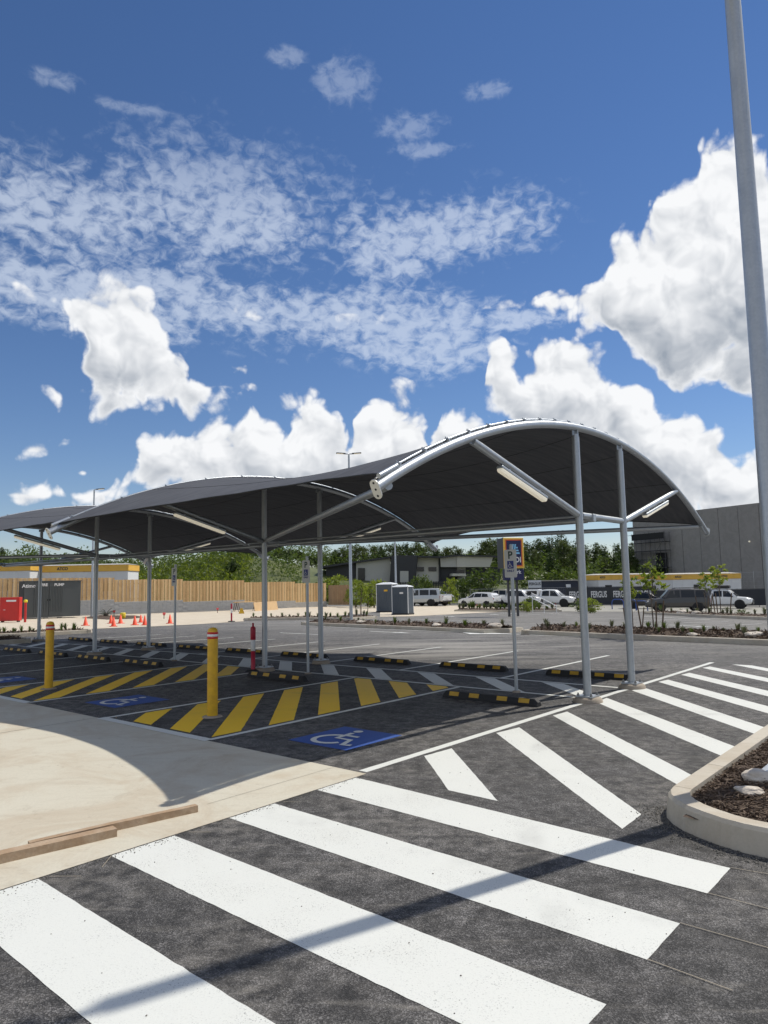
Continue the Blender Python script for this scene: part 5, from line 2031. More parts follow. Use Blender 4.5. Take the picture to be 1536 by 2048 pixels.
def car(kind, paint, M_, lab, grp='parked vehicles', extra=None, rear='plain'):
    K = KIND[kind]
    st = K['st']
    s = empty('parked_car' if kind != 'ute' else 'parked_utility', (0, 0, 0), 0, lab, 'car' if kind != 'ute' else 'utility vehicle', grp)
    s.matrix_world = M_
    vs, fs = [], []
    n = 12

    def ring(x, zb, zl, zt, w, wr):
        half = [(w * .80, zb), (w * .98, zb + .10), (w, zb + (zl - zb) * .55), (w * .975, zl), (wr, zt - .07), (wr * .86, zt)]
        return [(x, y, z) for y, z in half] + [(x, -y, z) for y, z in half[::-1]]
    for q in st:
        vs += ring(*q)
    for i in range(len(st) - 1):
        for j in range(n):
            fs.append((i * n + j, (i + 1) * n + j, (i + 1) * n + (j + 1) % n, i * n + (j + 1) % n))
    fs += [tuple(range(n)), tuple(range((len(st) - 1) * n, len(st) * n))[::-1]]
    c = MB()
    c.add(vs, fs, False)
    body = c.build('body', paint, s)

    def sec(x):
        for a, b_ in zip(st[:-1], st[1:]):
            if a[0] <= x <= b_[0]:
                t = (x - a[0]) / (b_[0] - a[0])
                return [p + (q - p) * t for p, q in zip(a, b_)]
        return st[0] if x < st[0][0] else st[-1]

    def side(x, f):
        q = sec(x)
        return (q[4] * .975 + (q[5] - q[4] * .975) * f, q[2] + (q[3] - .07 - q[2]) * f)
    for (a, b_, c_, d_) in K['win']:
        for sg in (-1, 1):
            m_ = MB()
            P4 = []
            for x, f in ((a, .10), (b_, .10), (c_, .92), (d_, .92)):
                y, z = side(x, f)
                P4.append(Vector((x, sg * (y + .012), z)))
            inn = [p - Vector((0, sg * .03, 0)) for p in P4]
            m_.add(P4 + inn, [(0, 1, 2, 3), (7, 6, 5, 4), (0, 4, 5, 1), (1, 5, 6, 2), (2, 6, 7, 3), (3, 7, 4, 0)])
            m_.build('side_window', GLASS, body)
    for nm, (xb, xt) in (('windscreen', K['ws']), ('rear_window', K['rw'])):
        qb, qt = sec(xb), sec(xt)
        sg = 1 if nm == 'windscreen' else -1
        zb_ = (qb[3] if nm == 'windscreen' else qb[2] + .08) + .02
        m_ = MB()
        off = Vector((sg * .022, 0, .016))
        yb_, yt_ = qb[5] * .95, qt[5] * .90
        P4 = [Vector((xb, -yb_, zb_)) + off, Vector((xb, yb_, zb_)) + off, Vector((xt, yt_, qt[3] - .07)) + off, Vector((xt, -yt_, qt[3] - .07)) + off]
        inn = [p - off * 2 for p in P4]
        m_.add(P4 + inn, [(0, 1, 2, 3), (7, 6, 5, 4), (0, 4, 5, 1), (1, 5, 6, 2), (2, 6, 7, 3), (3, 7, 4, 0)])
        m_.build(nm, GLASS, body)
    for x in K['wx']:
        for sg in (-1, 1):
            w_ = sec(x)[4]
            m_ = MB()
            m_.lathe([(K['wr'] + .07, 0), (K['wr'] + .07, .02)], 20, T(x, sg * (w_ - .012), K['wr'] + .02, R(90)) if sg < 0 else T(x, w_ - .008, K['wr'] + .02, R(90)))
            m_.build('wheel_arch', TRIM, body)
            wh = empty('wheel')
            wh.parent = s
            wh.matrix_local = T(x, sg * (w_ - .10), K['wr'], R(90) * (1 if sg < 0 else -1))
            m_ = MB()
            r = K['wr']
            m_.lathe([(r * .66, -.11), (r * .95, -.12), (r, -.09), (r, .09), (r * .95, .12), (r * .66, .125)], 22)
            m_.build('tyre', TYRE, wh)
            m_ = MB()
            m_.lathe([(r * .68, -.08), (r * .66, .10), (r * .60, .095), (r * .55, .04), (r * .2, .06), (r * .18, .10), (0, .105)], 20)
            m_.build('rim', RIM, wh)
    xf, xr = st[-1][0], st[0][0]
    for sg in (-1, 1):
        q = sec(xf - .16)
        m_ = MB()
        m_.box((xf - .14, sg * q[4] * .80, (q[2] + q[3]) / 2 - .06), (.16, .30, .14), None, .03)
        m_.build('headlight', HEADL, s)
        q = sec(xr + .08)
        m_ = MB()
        m_.box((xr + .06, sg * q[4] * .88, .92 if kind != 'hatch' else .86), (.12, .16, .34 if kind != 'hatch' else .16), None, .02)
        m_.build('tail_light', TAIL, s)
        q = sec(K['ws'][0] - .12)
        m_ = MB()
        m_.box((K['ws'][0] - .18, sg * (q[4] + .10), q[2] + .10), (.10, .20, .14), None, .03)
        m_.build('mirror', paint if paint is not CG else TRIM, s)
    m_ = MB()
    m_.box((xf - .02, 0, .50), (.14, sec(xf - .1)[4] * 1.75, .26), None, .05)
    m_.build('front_bumper', TRIM if kind == 'ute' else paint, s)
    m_ = MB()
    m_.box((xr + .02, 0, .50), (.14, sec(xr + .1)[4] * 1.8, .22), None, .05)
    m_.build('rear_bumper', TRIM, s)
    m_ = MB()
    m_.box((xf + .03, 0, .72 if kind != 'hatch' else .58), (.05, 1.0, .16), None, .02)
    m_.build('grille', TRIM, s)
    m_ = MB()
    m_.box((xr - .03, 0, .78), (.02, .38, .11))
    m_.build('number_plate', PLATE, s)
    if extra:
        extra(s, paint)
    return s


def canopy_box(s, paint):
    m_ = MB()
    m_.box((-1.76, 0, 1.46), (1.62, 1.72, .74), None, .08)
    bx_ = m_.build('service_canopy', paint, s)
    for sg in (-1, 1):
        m_ = MB()
        m_.box((-1.76, sg * .865, 1.50), (1.2, .03, .36), None, .01)
        m_.build('canopy_window', GLASS, bx_)


def tray(s, paint):
    for sg in (-1, 1):
        m_ = MB()
        m_.box((-1.78, sg * .90, 1.17), (1.6, .05, .16), None, .01)
        m_.build('tray_side', paint, s)
    m_ = MB()
    m_.tube([(-.98, -.80, 1.1), (-.98, -.74, 1.78), (-.98, .74, 1.78), (-.98, .80, 1.1)], .03, 6)
    m_.build('headboard_hoop', RIM, s)


def roofbox(s, paint):
    m_ = MB()
    m_.box((.0, 0, 2.04), (1.5, 1.25, .30), None, .07)
    m_.build('roof_cargo', TRIM, s)
    m_ = MB()
    m_.box((-1.8, 0, 1.55), (1.5, 1.6, .75), None, .06)
    m_.build('service_canopy', TRIM, s)


def railsx(s, paint):
    for sg in (-1, 1):
        m_ = MB()
        m_.tube([(-1.9, sg * .62, 1.93), (-1.7, sg * .62, 1.97), (.1, sg * .62, 1.96), (.3, sg * .62, 1.91)], .022, 6)
        m_.build('roof_rail', TRIM, s)


def at_car(px_, py_, heading):
    A = at(px_, py_, .016)
    return Matrix.Translation(A) @ Matrix.Rotation(R(heading), 4, 'Z')


# heading 0 faces +x (to the right in the photo), 180 to the left
def gcar(px_, Y, heading):
    return Matrix.Translation(onground(px_, Y, .016)) @ Matrix.Rotation(R(heading), 4, 'Z')


car('wagon', CG, gcar(1353, 60.5, 164), 'dark grey boxy wagon seen from behind, nearest of the cars by the banner fence', extra=railsx)
car('hatch', CB, gcar(1292, 69, -20), 'black car half hidden behind the dark grey wagon')
car('ute', CW, gcar(1443, 69, -32), 'white utility with black boxes on its roof beyond the grey wagon', extra=roofbox)
car('hatch', CW, gcar(958, 76, 143), 'white hatchback parked beside the driveway by the mesh fence')
car('ute', CW, gcar(1033, 76, -24), 'white utility behind the large sign pole, nose to the right', extra=tray)
car('ute', CBE, gcar(1004, 79.5, 155), 'beige utility parked between the hatchback and the white utility', extra=tray)
car('ute', CW, gcar(1099, 76, -24), 'white utility with service canopy before the small banner', extra=canopy_box)
car('wagon', CS, gcar(836, 80, 172), 'silver car half hidden by the portable toilets')
car('ute', CW, gcar(856, 81, 140), 'white utility seen from behind beside the portable toilets', extra=tray)
car('wagon', CW, gcar(868, 90, -35), 'white wagon parked behind the white utility near the toilets')

# ------------------------------------------------------------------ banner fence, mesh fence
BAN = mat('banner_navy', (0.022, 0.026, 0.034), .65, var=(.8, .4, (.035, .038, .045)))
BANW = mat('banner_white', (0.62, 0.63, 0.64), .6)
def linefence(xa, xb, Y0, Y1, ztop, zbot, npanel, nm, lab, cat, sheetmat, words=None, mesh=False, grp=None):
    A, B = onground(xa, Y0), onground(xb, Y1)
    d = B - A
    d.z = 0
    ln = d.length
    s = empty(nm, A, math.atan2(d.y, d.x), lab, cat, grp)
    for i in range(npanel + 1):
        x = ln * i / npanel
        zz = gz((A + d * (i / npanel)).x, (A + d * (i / npanel)).y) - A.z
        c = MB()
        c.tube([(x, .04, zz), (x, .04, zz + ztop + .12)], .025, 6)
        c.build('fence_post', RIM if mesh else TRIM, s)
    zz = (gz(B.x, B.y) - A.z) / 2
    for z in ((zbot + .02, ztop) if mesh else (ztop + .04,)):
        c = MB()
        c.tube([(0, .05, zz + z), (ln, .05, zz + z)], .02, 6)
        c.build('fence_rail', RIM if mesh else TRIM, s)
    for i in range(npanel):
        x0, x1 = ln * i / npanel, ln * (i + 1) / npanel
        c = MB()
        if mesh:
            k = 12
            for j in range(1, k):
                c.tube([(x0 + (x1 - x0) * j / k, .05, zz + zbot), (x0 + (x1 - x0) * j / k, .05, zz + ztop)], .006, 3, False)
            for j in range(1, 7):
                z = zbot + (ztop - zbot) * j / 7
                c.tube([(x0, .05, zz + z), (x1, .05, zz + z)], .005, 3, False)
            c.build('wire_mesh', RIM, s, kind='stuff')
        else:
            nn = 6
            vs, fs = [], []
            for j in range(nn + 1):
                for z in (zbot, (zbot + ztop) / 2, ztop):
                    vs.append((x0 + .01 + (x1 - x0 - .02) * j / nn, .0 + .02 * math.sin(j * 2.1 + i + z * 3), zz + z))
            for j in range(nn):
                for q in range(2):
                    fs.append((j * 3 + q, (j + 1) * 3 + q, (j + 1) * 3 + q + 1, j * 3 + q + 1))
            c.add(vs, fs, True)
            pn = c.build('banner', sheetmat, s)
            if words:
                text_part(words, BANW, pn, T((x0 + x1) / 2, -.05, zz + zbot + (ztop - zbot) * .58) @ TF, .95, bold=.025, sx=.52)
    return s


linefence(1132, 1312, 81, 77, 2.05, .10, 4, 'banner_fence', 'fence hung with dark banners lettered in white behind the parked cars', 'fence', BAN, 'FERGUS')
linefence(1312, 1560, 77, 73, 1.75, .10, 6, 'hoarding_fence', 'plain dark fence behind the grey wagon and white four-wheel drive', 'fence', BAN)
linefence(940, 1132, 83, 81.2, 1.9, .1, 4, 'mesh_fence', 'galvanised wire mesh fence behind the white hatchback', 'fence', None, None, True)
linefence(1484, 1560, 79, 76, 3.6, .2, 3, 'tall_mesh_fence', 'tall galvanised mesh fence at the end of the site shed', 'fence', None, None, True)
# small white banner and dark signboard in the yard
A = onground(1070, 80.5)
s = empty('small_banner', A, R(-6), 'small white banner with dark letters above the parked utilities', 'banner')
zz = atd(1070, 1168, 80.5).z - A.z
c = MB()
c.box((0, 0, zz), (1.45, .03, .85))
pn = c.build('panel', mat('banner_grey', (.45, .48, .52), .6), s)
text_part('FERGUS', BAN, pn, T(0, -.03, zz) @ TF, .42, bold=.012, sx=.9)
for sx in (-1, 1):
    c = MB()
    c.tube([(sx * .68, .05, 0), (sx * .68, .05, zz + .5)], .03, 6)
    c.build('post', TRIM, s)
A = onground(1118, 88)
s = empty('yard_container', A, R(-8), 'long low dark blue shed roof behind the white utilities', 'shed')
z0_, z1_ = atd(1118, 1186, 88).z - A.z, atd(1118, 1161, 88).z - A.z
c = MB()
c.box((-.6, 0, z1_ / 2), (6.0, 2.4, z1_ - .1), None, .02)
c.build('body', mat('container_navy', (.02, .026, .045), .6), s)
c = MB()
c.box((-.6, 0, z1_), (6.3, 2.7, .10))
c.build('roof', ROOFW, s)
c = MB()
c.box((1.0, -1.23, z1_ - .75), (.55, .03, .55))
c.build('window', HEADL, s)

# ------------------------------------------------------------------ supermarket pylon sign
NAVY = mat('logo_navy', (0.008, 0.012, 0.075), .4)
ORG = mat('logo_orange', (0.85, 0.36, 0.04), .45)
REDL = mat('logo_red', (0.62, 0.07, 0.03), .45)
YEL = mat('logo_yellow', (0.9, 0.58, 0.10), .45)
CYAN = mat('logo_blue', (0.25, 0.60, 0.85), .4)
YS = 46.0
A = onground(1031, YS)
kk = YS / FPX
s = empty('pylon_sign', A, R(16), 'tall supermarket pylon sign with orange border and blue stripes behind the parking sign', 'sign')
zt, zb = atd(1031, 1075.5, YS).z - A.z, atd(1031, 1136, YS).z - A.z
W = 43 * kk
Hs = zt - zb
c = MB()
c.box((0, .55, (zt + zb) / 2), (W + .02, 1.0, Hs), None, .02)
c.build('cabinet_back', mat('pylon_grey', (.045, .05, .058), .5), s)
c = MB()
c.box((0, .06, (zt + zb) / 2), (W + .04, .06, Hs + .02), None, .02)
cabn = c.build('cabinet', YEL, s)
for i, (m_, sc) in enumerate(((ORG, .90), (REDL, .81), (NAVY, .74))):
    c = MB()
    c.box((0, .03 - i * .008, (zt + zb) / 2), (W * sc, .01, Hs - W * (1 - sc)))
    c.build('border_band' if i < 2 else 'logo_field', m_, cabn)
# slanting stripes of the logo
zc = zb + Hs * .62
SX, SZ = W, W
def stripe(poly, m_=None):
    c = MB()
    c.prism([(x * SX, y * SZ) for x, y in poly], .012, T(0, .002, zc) @ TF)
    c.build('logo_stripe', m_ or CYAN, cabn)
for i in range(3):
    x0 = -.27 + i * .115
    stripe([(x0, -.22), (x0 + .075, -.22), (x0 + .155, .24), (x0 + .08, .24)])
stripe([(.10, .075), (.16, .12), (.20, .06), (.205, .04), (.095, .04)])
stripe([(.085, -.02), (.215, -.02), (.245, -.09), (.07, -.09)])
stripe([(.06, -.14), (.265, -.14), (.29, -.22), (.045, -.22)])
text_part('ALDI', WHITE, cabn, T(0, -.004, zb + Hs * .265) @ TF, W * .35, bold=.015, sx=.92)
c = MB()
c.box((.0, .22, zb - .42), (W, .3, .72), None, .02)
lo = c.build('lower_panel', NAVY, s)
text_part('Park', WHITE, lo, T(.16, .06, zb - .26) @ TF, .34, bold=.008)
for sx in (-1, 1):
    c = MB()
    c.box((sx * W * .22, .4, (zb - .7) / 2), (.12, .12, zb - .7))
    c.build('leg', mat('pylon_leg', (.05, .05, .055), .5), s)

# ------------------------------------------------------------------ commercial building behind the site
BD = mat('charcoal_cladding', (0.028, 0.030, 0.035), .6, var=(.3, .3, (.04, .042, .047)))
BW = mat('pale_cladding', (0.44, 0.44, 0.41), .7, var=(.4, .3, (.38, .375, .35)))
BW2 = mat('pale_cladding_warm', (0.50, 0.49, 0.44), .7)
YB = 112.0
root = onground(800, YB)
bld = empty('office_building', root, 0, 'charcoal and pale commercial building beyond the driveway', 'building')
def bpoly(nm, pts, Y, dep, m_, parent=None):
    """a wall piece with the given outline (photo columns and rows at distance Y), built back by dep"""
    P_ = [atd(x, y, Y) for x, y in pts]
    c = MB()
    c.prism([(p.x - root.x, p.z - root.z) for p in P_], -dep, T(0, Y - YB, 0) @ TF)
    return c.build(nm, m_, parent or bld)
bpoly('dark_wing_wall', [(652, 1207), (712, 1207), (712, 1127), (652, 1134)], YB, 8, BD)
bpoly('pale_wall', [(712.3, 1207), (781, 1207), (781, 1116.5), (712.3, 1126.5)], YB - .5, 8, BW)
w = bpoly('window', [(716, 1160), (730, 1160), (730, 1136), (716, 1136)], YB - .65, .3, GLASS)
bpoly('roof', [(640, 1136.5), (783, 1115.5), (783, 1112), (640, 1132.5)], YB - 1.2, 10, BD)
bpoly('entry_tower', [(776, 1207), (825, 1207), (836, 1110.5), (783, 1110.5)], YB - 2.0, 7, BD)
bpoly('entry_recess', [(800, 1207), (817, 1207), (817, 1142), (800, 1142)], YB - 2.1, .3, BW)
bpoly('pale_wall', [(826, 1207), (878, 1207), (878, 1114.5), (836, 1114.5)], YB - .6, 8, BW2)
for x0, x1 in ((834.5, 848), (857, 873)):
    w = bpoly('window', [(x0, 1142.5), (x1, 1142.5), (x1, 1134), (x0, 1134)], YB - .75, .3, GLASS)
    for i in range(1, 3):
        xm = x0 + (x1 - x0) * i / 3
        bpoly('mullion', [(xm - .3, 1142.5), (xm + .3, 1142.5), (xm + .3, 1134), (xm - .3, 1134)], YB - .82, .1, BD, w)
bpoly('downpipe', [(877.5, 1170), (880, 1170), (880, 1113), (877.5, 1113)], YB - .9, .3, BD)
bpoly('ground_floor_wall', [(880.5, 1207), (914, 1207), (914, 1134), (880.5, 1134)], YB - .4, 8, BD)
bpoly('pale_wall', [(914.3, 1207), (931, 1207), (931, 1134), (914.3, 1134)], YB - .2, 8, BW)
bpoly('window', [(913, 1150), (929, 1150), (929, 1140), (913, 1140)], YB - .45, .3, GLASS)
bpoly('upper_storey', [(882, 1134), (914, 1134), (914, 1112.5), (880.5, 1116.5)], YB - 1.6, 8, BW)
bpoly('upper_storey', [(914.2, 1134), (980, 1134), (986, 1114), (914.2, 1112.5)], YB - 1.9, 8, BW2)
bpoly('ground_floor_wall', [(931.3, 1207), (1000, 1207), (1000, 1134.2), (931.3, 1134.2)], YB, 8, BD)  # charcoal colour stands in for the shade behind the hedge
bpoly('roof', [(836, 1114.4), (880, 1116), (914, 1112.3), (1000, 1114), (1000, 1111.5), (914, 1109.5), (880, 1112.5), (836, 1111.5)], YB - 2.4, 11, BD)
bpoly('entry_canopy', [(904, 1152), (932, 1152), (932, 1147), (904, 1147)], YB - 4.5, 4, BW2)
# dark slat fence in front of the building
A, B = onground(800, 99), onground(934, 95)
d = B - A
ln = math.hypot(d.x, d.y)
s = empty('slat_fence', A, math.atan2(d.y, d.x), 'dark slatted boundary fence before the commercial building', 'fence')
hh = atd(860, 1163, 97).z - A.z
for i in range(40):
    c = MB()
    c.box(((i + .5) * ln / 40, 0, hh / 2), (ln / 40 * .72, .04, hh))
    c.build('slat', BD, s)
for z in (.3, hh - .3):
    c = MB()
    c.box((ln / 2, .05, z), (ln, .05, .08))
    c.build('fence_rail', BD, s)

# ------------------------------------------------------------------ tilt-up concrete building and scaffold
PA, PB = atd(1264, 1036, 112), atd(1560, 1002, 91)
d = PB - PA
d.z = 0
ln = d.length
zg = -1.6
s = empty('concrete_hall', (PA.x, PA.y, zg), math.atan2(d.y, d.x), 'tall grey hall of concrete wall panels behind the site sheds', 'building')
HB = 11.55 - zg
npn = 8
for i in range(npn):
    c = MB()
    c.box(((i + .5) * ln / npn, .1 + (.015 if i % 2 else 0), HB / 2), (ln / npn - .05, .2, HB), None, .02)
    c.build('wall_panel', PANELC, s)
    c = MB()
    c.lathe([(.05, 0), (.05, .06), (.12, .10), (.10, .22), (0, .23)], 10, T((i + .5) * ln / npn, -.0, HB * .62, R(90)))
    if i == 6:
        c.build('wall_lamp', DIFF, s)
c = MB()
c.box((ln / 2, 8, HB / 2 - .2), (ln - .1, 15.5, HB - .45))
c.build('hall_core', PANELC, s)
SCAF = mat('scaffold_tube', (0.10, 0.10, 0.105), .5, .6)
SHADEM = mat('scaffold_mesh', (0.012, 0.013, 0.015), .8)
sc = empty('scaffold', (PA.x, PA.y, zg), math.atan2(d.y, d.x), 'steel scaffold with dark decks against the left end of the concrete hall', 'scaffold')
zt_ = atd(1300, 1066, 109).z - zg
for i in range(5):
    for yy in (-1.6, -.5):
        c = MB()
        c.tube([(.2 + i * 1.75, yy, 0), (.2 + i * 1.75, yy, zt_)], .035, 6)
        c.build('standard', SCAF, sc)
for j in range(8):
    z = zt_ * (j + 1) / 8.2
    for yy in (-1.6, -.5):
        c = MB()
        c.tube([(0, yy, z), (7.4, yy, z)], .03, 6)
        c.build('ledger', SCAF, sc)
    if j in (1, 3, 5, 6):
        c = MB()
        c.box((3.7, -1.05, z + .03), (7.2, 1.0, .05))
        c.build('deck', SHADEM, sc)
for i in range(4):
    c = MB()
    c.tube([(.2 + i * 1.75, -1.63, zt_ * (.1 + .2 * i)), (.2 + (i + 1) * 1.75, -1.63, zt_ * (.3 + .2 * i))], .025, 6)
    c.build('brace', SCAF, sc)
c = MB()
c.box((4.2, -1.7, zt_ * .94), (6.0, .03, zt_ * .09))
c.build('shade_mesh', SHADEM, sc)
c = MB()
c.box((5.4, -.3, zt_ * .40), (2.0, .03, zt_ * .60))
c.build('shade_mesh', SHADEM, sc)

# ------------------------------------------------------------------ kerbed planting strips
tuft_me = []
for i in range(3):
    rg = random.Random(60 + i)
    mb = MB()
    for k in range(34):
        a = rg.uniform(0, 6.28)
        ln_, le = rg.uniform(.55, 1.0), rg.uniform(.15, .75)
        w_ = .035
        dx, dy = math.cos(a), math.sin(a)
        p0 = Vector((dx * .05, dy * .05, 0))
        p1 = Vector((dx * le * .45, dy * le * .45, ln_ * .7))
        p2 = Vector((dx * le, dy * le, ln_ * (1 - .25 * le)))
        n_ = Vector((-dy, dx, 0)) * w_
        mb.add([p0 - n_, p0 + n_, p1 + n_ * .8, p1 - n_ * .8, p2], [(0, 1, 2, 3), (3, 2, 4)])
    me = bpy.data.meshes.new('tussock')
    me.from_pydata([tuple(p) for p in mb.v], [], mb.f)
    me.materials.append(LEAF_G if i < 2 else LEAF_S)
    tuft_me.append(me)


def kerb_strip(nm, pts, wid, hmul=1.0, chips=700, ends=True, seed=1):
    """a kerbed strip of mulch; pts is the kerb foot line on the camera side as photo pixels; wid in metres"""
    F = [at(*p) for p in pts]
    s = empty(nm)
    s['kind'] = 'structure'
    rg = random.Random(seed)
    Bk = []
    for i, p in enumerate(F):
        a, b_ = F[max(i - 1, 0)], F[min(i + 1, len(F) - 1)]
        t = (b_ - a)
        t.z = 0
        t.normalize()
        n_ = Vector((-t.y, t.x, 0))
        Bk.append(p + n_ * wid)
    up = Vector((0, 0, 1))

    def gzv(p, dz):
        return Vector((p.x, p.y, gz(p.x, p.y) + dz))
    for i in range(len(F) - 1):
        for side_, (l0, l1) in (('f', (F[i], F[i + 1])), ('b', (Bk[i], Bk[i + 1]))):
            t = (l1 - l0)
            t.z = 0
            t.normalize()
            n_ = Vector((-t.y, t.x, 0)) * (.15 if side_ == 'f' else -.15)
            q = t * .004
            c = MB()
            vs = []
            for e, sg in ((l0, 1), (l1, -1)):
                e = e + q * sg
                vs += [gzv(e, -.02), gzv(e + n_ * .12, .135), gzv(e + n_ * .25, .15), gzv(e + n_, .15), gzv(e + n_, 0)]
            fs = [(j, j + 1, 5 + j + 1, 5 + j) for j in range(4)] + [(0, 4, 3, 2, 1), (5, 6, 7, 8, 9)]
            c.add(vs, fs)
            c.build('kerb_piece', KERB, s)
    if ends:
        for i in (0, -1):
            c = MB()
            a, b_ = F[i], Bk[i]
            t = (F[1] - F[0]) if i == 0 else (F[-1] - F[-2])
            t.z = 0
            t.normalize()
            o_ = t * (-.18 if i == 0 else .18)
            vs = []
            for e in (a, (a + b_) / 2 + o_ * 1.6, b_):
                vs += [gzv(e + o_, -.02), gzv(e + o_ * .8, .15), gzv(e, .15), gzv(e, 0)]
            fs = []
            for k in range(2):
                fs += [(k * 4 + j, k * 4 + (j + 1) % 4, (k + 1) * 4 + (j + 1) % 4, (k + 1) * 4 + j) for j in range(4)]
            fs += [(0, 1, 2, 3), (8, 9, 10, 11)]
            c.add(vs, fs)
            c.build('kerb_piece', KERB, s)
    # mulch mound
    c = MB()
    vs, fs = [], []
    NA, NB = 10 * (len(F) - 1), 6
    for i in range(NA + 1):
        t = i / NA * (len(F) - 1)
        k = min(int(t), len(F) - 2)
        a, b_ = F[k].lerp(F[k + 1], t - k), Bk[k].lerp(Bk[k + 1], t - k)
        for j in range(NB + 1):
            f = .09 + (1 - .18) * j / NB
            p = a.lerp(b_, f)
            vs.append(gzv(p, .11 + hmul * .13 * math.sin(math.pi * j / NB) + rg.uniform(-.02, .02)))
    for i in range(NA):
        for j in range(NB):
            fs.append((i * (NB + 1) + j, (i + 1) * (NB + 1) + j, (i + 1) * (NB + 1) + j + 1, i * (NB + 1) + j + 1))
    c.add(vs, fs, True)
    c.build('mulch_bed', MULCH, s)
    c = MB()
    for i in range(chips):
        t = rg.random() * (len(F) - 1)
        k = min(int(t), len(F) - 2)
        j = rg.uniform(.12, .88)
        p = F[k].lerp(F[k + 1], t - k).lerp(Bk[k].lerp(Bk[k + 1], t - k), j)
        p = gzv(p, .13 + hmul * .13 * math.sin(math.pi * (j - .09) / .82) + rg.uniform(0, .03))
        leaf_quad(c, p, rg.uniform(.05, .13), rg, 1.0, .35)
    c.build('bark_chips', CHIP, s, kind='stuff')

    def spot(t, j):
        t *= len(F) - 1
        k = min(int(t), len(F) - 2)
        p = F[k].lerp(F[k + 1], t - k).lerp(Bk[k].lerp(Bk[k + 1], t - k), j)
        return gzv(p, .12 + hmul * .12 * math.sin(math.pi * min(max((j - .09) / .82, 0), 1)))
    return spot


rgp = random.Random(77)
def tufts(spot, n, lab, grp, smin=.22, smax=.42, kinds=(0, 1, 2), t0=0, t1=1):
    for i in range(n):
        p = spot(t0 + (t1 - t0) * (i + rgp.uniform(.1, .9)) / n, rgp.uniform(.2, .8))
        sz = rgp.uniform(smin, smax)
        o = link('tussock_plant', tuft_me[rgp.choice(kinds)])
        o.matrix_world = Matrix.Translation(p) @ Matrix.Rotation(rgp.uniform(0, 6), 4, 'Z') @ Matrix.Diagonal((sz, sz, sz * rgp.uniform(.8, 1.2), 1))
        tag(o, lab, 'plant', grp)


spA = kerb_strip('planting_strip', [(605, 1250.5), (760, 1257.5), (880, 1263), (962, 1267)], 1.9, 1.0, 1100, True, 11)
spB = kerb_strip('planting_strip', [(1050, 1269.5), (1240, 1278.5), (1400, 1285.5), (1570, 1293)], 1.7, 1.2, 1500, True, 12)
spC = kerb_strip('planting_strip', [(912, 1223), (1000, 1224), (1120, 1223.5)], 2.6, 1.0, 500, True, 13)
spD = kerb_strip('planting_strip', [(1290, 1228.5), (1400, 1234), (1560, 1242)], 1.6, .8, 500, True, 14)
spE = kerb_strip('planting_strip', [(-40, 1277), (80, 1271.5), (175, 1266.5)], 1.2, .4, 250, True, 15)
spF = kerb_strip('planting_strip', [(-60, 1293.5), (52, 1286.5)], 1.6, .6, 250, True, 16)
spG = kerb_strip('planting_strip', [(500, 1241.5), (600, 1240), (690, 1240.5), (752, 1237)], 1.2, .7, 350, True, 17)
tufts(spA, 15, 'tussock in the kerbed mulch strip that holds the double-headed light pole', 'tussocks in the middle mulch strip', .2, .4)
tufts(spB, 26, 'grey-green tussock in the mulch strip behind the canopy posts', 'tussocks behind the canopy posts', .18, .34)
tufts(spC, 26, 'green tussock on the island before the white hatchback', 'tussocks before the hatchback', .4, .8, (2, 0, 2))
tufts(spD, 14, 'low tussock in the strip before the grey wagon', 'tussocks before the grey wagon', .3, .5)
tufts(spE, 20, 'small dark plant in the narrow strip before the pump enclosure', 'plants before the pump enclosure', .2, .38, (2,))
tufts(spG, 18, 'small plant in the strip along the pale concrete beyond the canopy', 'plants along the pale concrete', .25, .45, (2, 1))
for i, (t, j, sc_) in enumerate(((.86, .3, .16), (.93, .5, .13), (.62, .2, .12))):
    p = spB(t, j)
    o = rock(0, 0, 0, sc_ * 1.6, sc_, sc_ * .55, 0, ['pale rock in the mulch strip before the tall light pole', 'smaller pale rock beside the pole-side rock in the mulch strip', 'pale rock in the mulch strip behind the second canopy post'][i], 20 + i)
    o.matrix_world = Matrix.Translation(p) @ Matrix.Rotation(i * 1.3, 4, 'Z')
for i, (t, j, sc_) in enumerate(((.22, .3, .15), (.60, .25, .17), (.985, .4, .18))):
    p = spA(t, j)
    o = rock(0, 0, 0, sc_ * 1.6, sc_, sc_ * .6, 0, ['pale rock near the foot of the double-headed light pole', 'pale rock midway along the middle mulch strip', 'pale rock at the pointed end of the middle mulch strip'][i], 30 + i)
    o.matrix_world = Matrix.Translation(p) @ Matrix.Rotation(i * 1.3 + .4, 4, 'Z')
for i, (t, sc_) in enumerate(((.30, .22), (.42, .20))):
    p = spD(t, .25)
    o = rock(0, 0, 0, sc_ * 1.5, sc_, sc_ * .8, 0, ['round boulder under the middle of the grey wagon', 'round boulder under the tail of the grey wagon'][i], 40 + i)
    o.matrix_world = Matrix.Translation(p)

